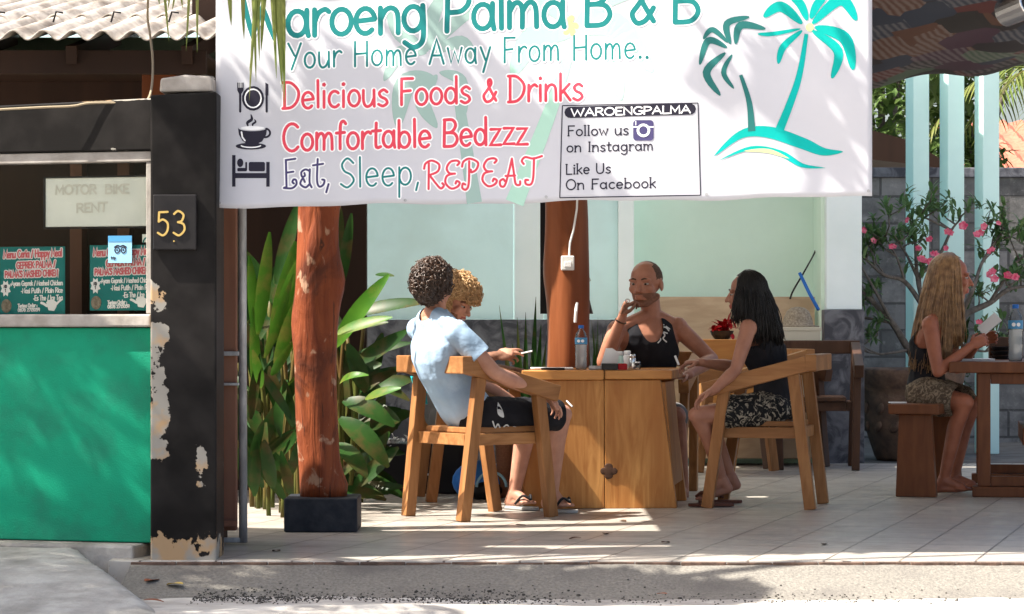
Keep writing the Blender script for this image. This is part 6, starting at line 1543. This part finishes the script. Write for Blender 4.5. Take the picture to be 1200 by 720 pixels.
for q in 'LR': mb.cone(J['sh'+q], .066, J['sh'+q].lerp(J['el'+q], .62), .06, 16)
nk2 = J['neck']
organic('t_shirt', mb, .008, 4, [MT['teal_cloth']], p2, keep=lambda q: not ((q-nk2).dot(b2_.sp) > -.004 and (q-nk2).length < .075), wr=.004)
mb = MB(); leg_cloth(mb, b2_, .108, .08, 1, .9); mb.loft(b2_.rings(infl=.012)[:4]); organic('shorts', mb, .008, 4, [MT['grey_cloth']], p2)
cig('cigarette in the outstretched sunlit hand of the blond man', W(611, 414.5, 14.02), W(624, 411.5, 14.0))
# ---- a strip of teal cloth hangs at the chair back
t = thing('teal_towel', 'teal cloth hung behind the back of the sunlit wooden chair', 'towel', W(490, 470, 13.5)); mb = MB(); vs = []
for i in range(9):
    v = i/8
    for j in range(6):
        u = j/5; vs.append(W(481+14*u+8*v*(1-u*.4), 441+30*v+u*3, 13.62+.02*math.sin(u*5+v*2)))
mb.add(vs, [(i*6+j, i*6+j+1, i*6+j+7, i*6+j+6) for i in range(8) for j in range(5)]); o = mb.build('cloth', MT['teal_cloth'], t, smooth=True); s_ = o.modifiers.new('t', 'SOLIDIFY'); s_.thickness = .008

# ---- bald bearded man in the tank top
p3 = thing('person', 'bald bearded man in a black tank top holding his hand to his mouth', 'person', W(757, 590, 15.1))
J = dict(hipL=W(776, 490, 15.16), hipR=W(740, 490, 15.12), shL=W(794, 384, 15.02), shR=W(723, 388, 14.90), neck=W(763, 370, 14.98), headbase=W(762, 352, 14.97),
         elR=W(707, 424, 14.72), wrR=W(729, 373, 14.64), elL=W(834, 421, 14.98), wrL=W(805, 440, 14.70), knR=W(728, 488, 14.78), knL=W(792, 488, 14.80), anR=W(726, 575, 14.86), anL=W(800, 575, 14.9))
b3 = Body(J, g=1.08)
H3 = Head(W(757, 334, 14.92), (-.46, -.88, -.06), (0, 0, 1), 1.10, 1.10)
mb = MB(); b3.torso(mb); b3.limbs(mb); H3.prims(mb)
hand(mb, J['wrR'], (.22, -.05, .9), (.75, .5, -.1), (.1, -.9, .1), (.75, .85, .95, 1.0), .75, 1.05)
hand(mb, J['wrL'], (-.75, -.5, -.05), (0, 0, -1), (.3, -.7, 0), (.2, .25, .3, .3), .3)
for q in 'RL':
    J['toe'+q] = J['an'+q]+V((-.04, -.17, 0)); J['toe'+q].z = .045; foot(mb, J['an'+q], J['toe'+q])
beard3 = lambda q: (lambda t: (t[2] < -.04 and t[0] > .005 and abs(t[1]) > .018+.5*max(0, -.048-t[2]) and t[2] > -.13) or (t[2] < -.076 and t[0] > .02 and t[2] > -.135) or (t[0] > .085 and -.049 < t[2] < -.041 and abs(t[1]) < .03))(H3.loc(q))
buzz = lambda q: (lambda t: t[2] > -.01+.0*t[0] and ((t[0] < .005 and t[2] > .0) or (t[0] < .03 and t[2] > .03 and abs(t[1]) > .045)) and not (abs(t[1]) > .075 and t[2] < .035))(H3.loc(q))
organic('body', mb, .005, 5, [MT['skin_a'], MT['lips'], MT['stubble'], MT['buzz']], p3, [(buzz, 3), (beard3, 2)])
H3.face(p3, MT['buzz'])
mb = MB(); b3.torso(mb, infl=.008, lo=-.2)
s3 = b3.shm
def tank(b, scoop=.07, arm=.135, strap=.085, back=.03):
    def k(q):
        d = q-b.shm; h = d.dot(b.sp); lat = abs(d.dot(b.sv)); fr = d.dot(b.sf)
        if h > -.19 and lat > arm+.10*((-h+.02)/.21 if h < .02 else 0)**2*.9: return False
        dep = scoop if fr > 0 else back
        if h > -.02-dep and (lat/strap)**2+((h-.06)/(dep+.08))**2 < 1: return False
        return h < .085
    return k
tk3 = organic('tank_top', mb, .006, 3, [MT['black_cloth']], p3, keep=tank(b3, .025, .14, .075, .02), wr=.004)
mb = MB()
def pq3(x, y, l): return W(x, y, 14.80-l)
for pts in ([(776, 388), (773, 393), (775, 398), (772, 402)], [(776, 388), (780, 393), (778, 397), (782, 401)], [(769, 386), (774, 384), (781, 384), (785, 388)], [(770, 390), (776, 389), (783, 391)], [(774, 381), (777, 386)], [(779, 381), (778, 386)], [(767, 388), (771, 384)], [(782, 383), (786, 386)], [(774, 394), (780, 394)]): stroke(mb, sm(pts), .75, pq3)
o = mb.build('shirt_print', MT['print'], p3); sw = o.modifiers.new('w', 'SHRINKWRAP'); sw.target = tk3; sw.wrap_method = 'PROJECT'; sw.use_project_y = True; sw.use_negative_direction = True; sw.use_positive_direction = True; sw.offset = .003; sw.project_limit = .4; sw.wrap_mode = 'ABOVE_SURFACE'
mb = MB(); leg_cloth(mb, b3, .11, .085, 1, .9); mb.loft(b3.rings(infl=.012)[:4]); organic('shorts', mb, .008, 4, [MT['grey_cloth']], p3)
mb = MB(); c = J['wrR']+V((.06, -.015, .085)); 
ax_ = V((.6, .1, .3)).normalized(); a_ = ax_.orthogonal().normalized(); c_ = ax_.cross(a_); wd = (J['wrR']-J['elR']).normalized(); a_ = wd.orthogonal().normalized(); c_ = wd.cross(a_)
mb.tube([J['wrR']-wd*.02+(a_*math.cos(t)+c_*math.sin(t))*.031 for t in [R(i*20) for i in range(19)]], .005, 6); mb.build('wrist_band', MT['dark_wood'], p3)
fc_ = J['wrR']+V((.03, -.03, .098))
mb = MB(); mb.tube([fc_+V((.012*math.cos(t), .006*math.sin(t), .010*math.sin(t))) for t in [R(i*24) for i in range(16)]], .0035, 6); mb.build('finger_ring', MT['silver'], p3)

# ---- woman with black hair
p4 = thing('person', 'woman with shoulder length black hair, black top and floral shorts in the chair', 'person', W(880, 590, 14.2))
J = dict(hipL=W(903, 481, 14.12), hipR=W(912, 478, 14.38), shL=W(877, 385, 14.04), shR=W(893, 383, 14.36), neck=W(886, 374, 14.2), headbase=W(880, 360, 14.18),
         elL=W(862, 434, 13.95), wrL=W(836, 458, 13.92), elR=W(862, 430, 14.36), wrR=W(821, 425, 14.28), knL=W(817, 487, 14.05), knR=W(822, 486, 14.40), anL=W(846, 562, 14.16), anR=W(856, 558, 14.42), bend=V((.02, 0, 0)))
b4 = Body(J, True, 1.0)
H4 = Head(W(874, 346, 14.16), (-.96, .12, -.06), (-.05, 0, 1), .96)
mb = MB(); b4.torso(mb); b4.limbs(mb); H4.prims(mb)
hand(mb, J['wrL'], (-.7, .05, -.35), (.2, .2, -.8), (-.2, -.7, .1), (.3, .35, .4, .4), .4, .92)
hand(mb, J['wrR'], (-.95, -.08, .0), (0, 0, -1), (-.1, -.9, .1), (.35, .45, .5, .55), .5, .92)
for q, dx in (('L', -.145), ('R', -.14)):
    t_ = J['an'+q]+V((dx, -.01, 0)); t_.z = .05; J['toe'+q] = t_; foot(mb, J['an'+q], t_, .92)
organic('body', mb, .005, 5, [MT['skin_d'], MT['lips']], p4, [(H4.lips(), 1)])
H4.face(p4, MT['hair_black'])
long_hair(H4, MT['hair_black'], p4, 1000, 6, W(0, 398, 14.16).z, 58, (.05, .0, 0), 1.4, W(0, 374, 14.16).z)
mb = MB(); b4.torso(mb, infl=.010, lo=-.2); organic('tank_top', mb, .006, 3, [MT['black_cloth']], p4, keep=tank(b4, .06, .115, .07, .03), wr=.005)
mb = MB(); leg_cloth(mb, b4, .105, .092, 1, .62); mb.loft(b4.rings(infl=.014)[:3]); mL = J['hipL'].lerp(J['knL'], .6); dm = (J['knL']-J['hipL']).normalized()
organic('floral_shorts', mb, .007, 3, [MT['floral']], p4, keep=lambda q: (q-mL).dot(dm) < .03, wr=.008)
for q in 'LR':
    a = J['an'+q]; t_ = J['toe'+q]; sandal(p4, V((a.x, a.y, .06)), V((t_.x, t_.y, .045)), MT['sandal_brown'], MT['sandal_brown'], .95)
lt = thing('white_lighter', 'small white object held in the hand of the black haired woman', 'lighter', W(793, 428, 14.24)); mb = MB(); mb.bar(W(791, 417, 14.235), W(795.5, 428, 14.235), .012, .02, (0, 1, 0)); mb.build('lighter_body', MT['paper'], lt, bevel=.003)

# ---- blonde woman on the bench
p5 = thing('person', 'woman with long blonde hair and dark top sitting sideways on the slab bench', 'person', W(1095, 590, 15.2))
J = dict(hipL=W(1092, 462, 15.40), hipR=W(1084, 464, 15.14), shL=W(1108, 378, 15.40), shR=W(1090, 381, 15.06), neck=W(1098, 368, 15.24), headbase=W(1106, 352, 15.24),
         elR=W(1099, 436, 14.98), wrR=W(1138, 406, 15.04), elL=W(1122, 432, 15.42), wrL=W(1146, 402, 15.24), knR=W(1131, 472, 14.98), knL=W(1140, 474, 15.30), anR=W(1106, 562, 15.10), anL=W(1118, 560, 15.36), bend=V((-.03, 0, 0)))
b5 = Body(J, True, 1.04)
H5 = Head(W(1115, 327, 15.22), (.97, -.06, -.05), (.02, 0, 1), 1.08)
mb = MB(); b5.torso(mb); b5.limbs(mb); H5.prims(mb)
hand(mb, J['wrR'], (.80, .1, .45), (0, .6, .5), (.1, .3, .8), (.45, .55, .6, .65), .5, 1.0)
hand(mb, J['wrL'], (.80, -.2, .4), (0, -.6, .5), (.1, -.3, .8), (.45, .55, .6, .65), .5, 1.0)
for q in 'RL':
    J['toe'+q] = J['an'+q]+V((.15, -.05, 0)); J['toe'+q].z = .04; foot(mb, J['an'+q], J['toe'+q], .95)
organic('body', mb, .005, 5, [MT['skin_c'], MT['lips']], p5, [(H5.lips(), 1)])
H5.face(p5, MT['hair_long'])
long_hair(H5, MT['hair_long'], p5, 1300, 8, W(0, 428, 15.2).z, 62, (-.085, 0, 0), 1.0, W(0, 402, 15.2).z)
mb = MB(); b5.torso(mb, infl=.009, lo=-.2); organic('tank_top', mb, .006, 3, [MT['black_cloth']], p5, keep=tank(b5, .07, .11, .075, .09), wr=.005)
mb = MB(); leg_cloth(mb, b5, .118, .10, 1, .7); mb.loft(b5.rings(infl=.016)[:3]); mR = J['hipR'].lerp(J['knR'], .7); dm5 = (J['knR']-J['hipR']).normalized()
organic('patterned_shorts', mb, .007, 3, [MT['floral_b']], p5, keep=lambda q: (q-mR).dot(dm5) < .03, wr=.009)
ph = thing('white_phone', 'white phone in the hands of the blonde woman', 'phone', W(1160, 382, 15.1)); mb = MB(); mb.bar(W(1149, 389, 15.12), W(1170, 371, 15.10), .075, .010, (-.3, -.75, .6)); mb.build('phone_body', MT['phone_white'], ph, bevel=.003)
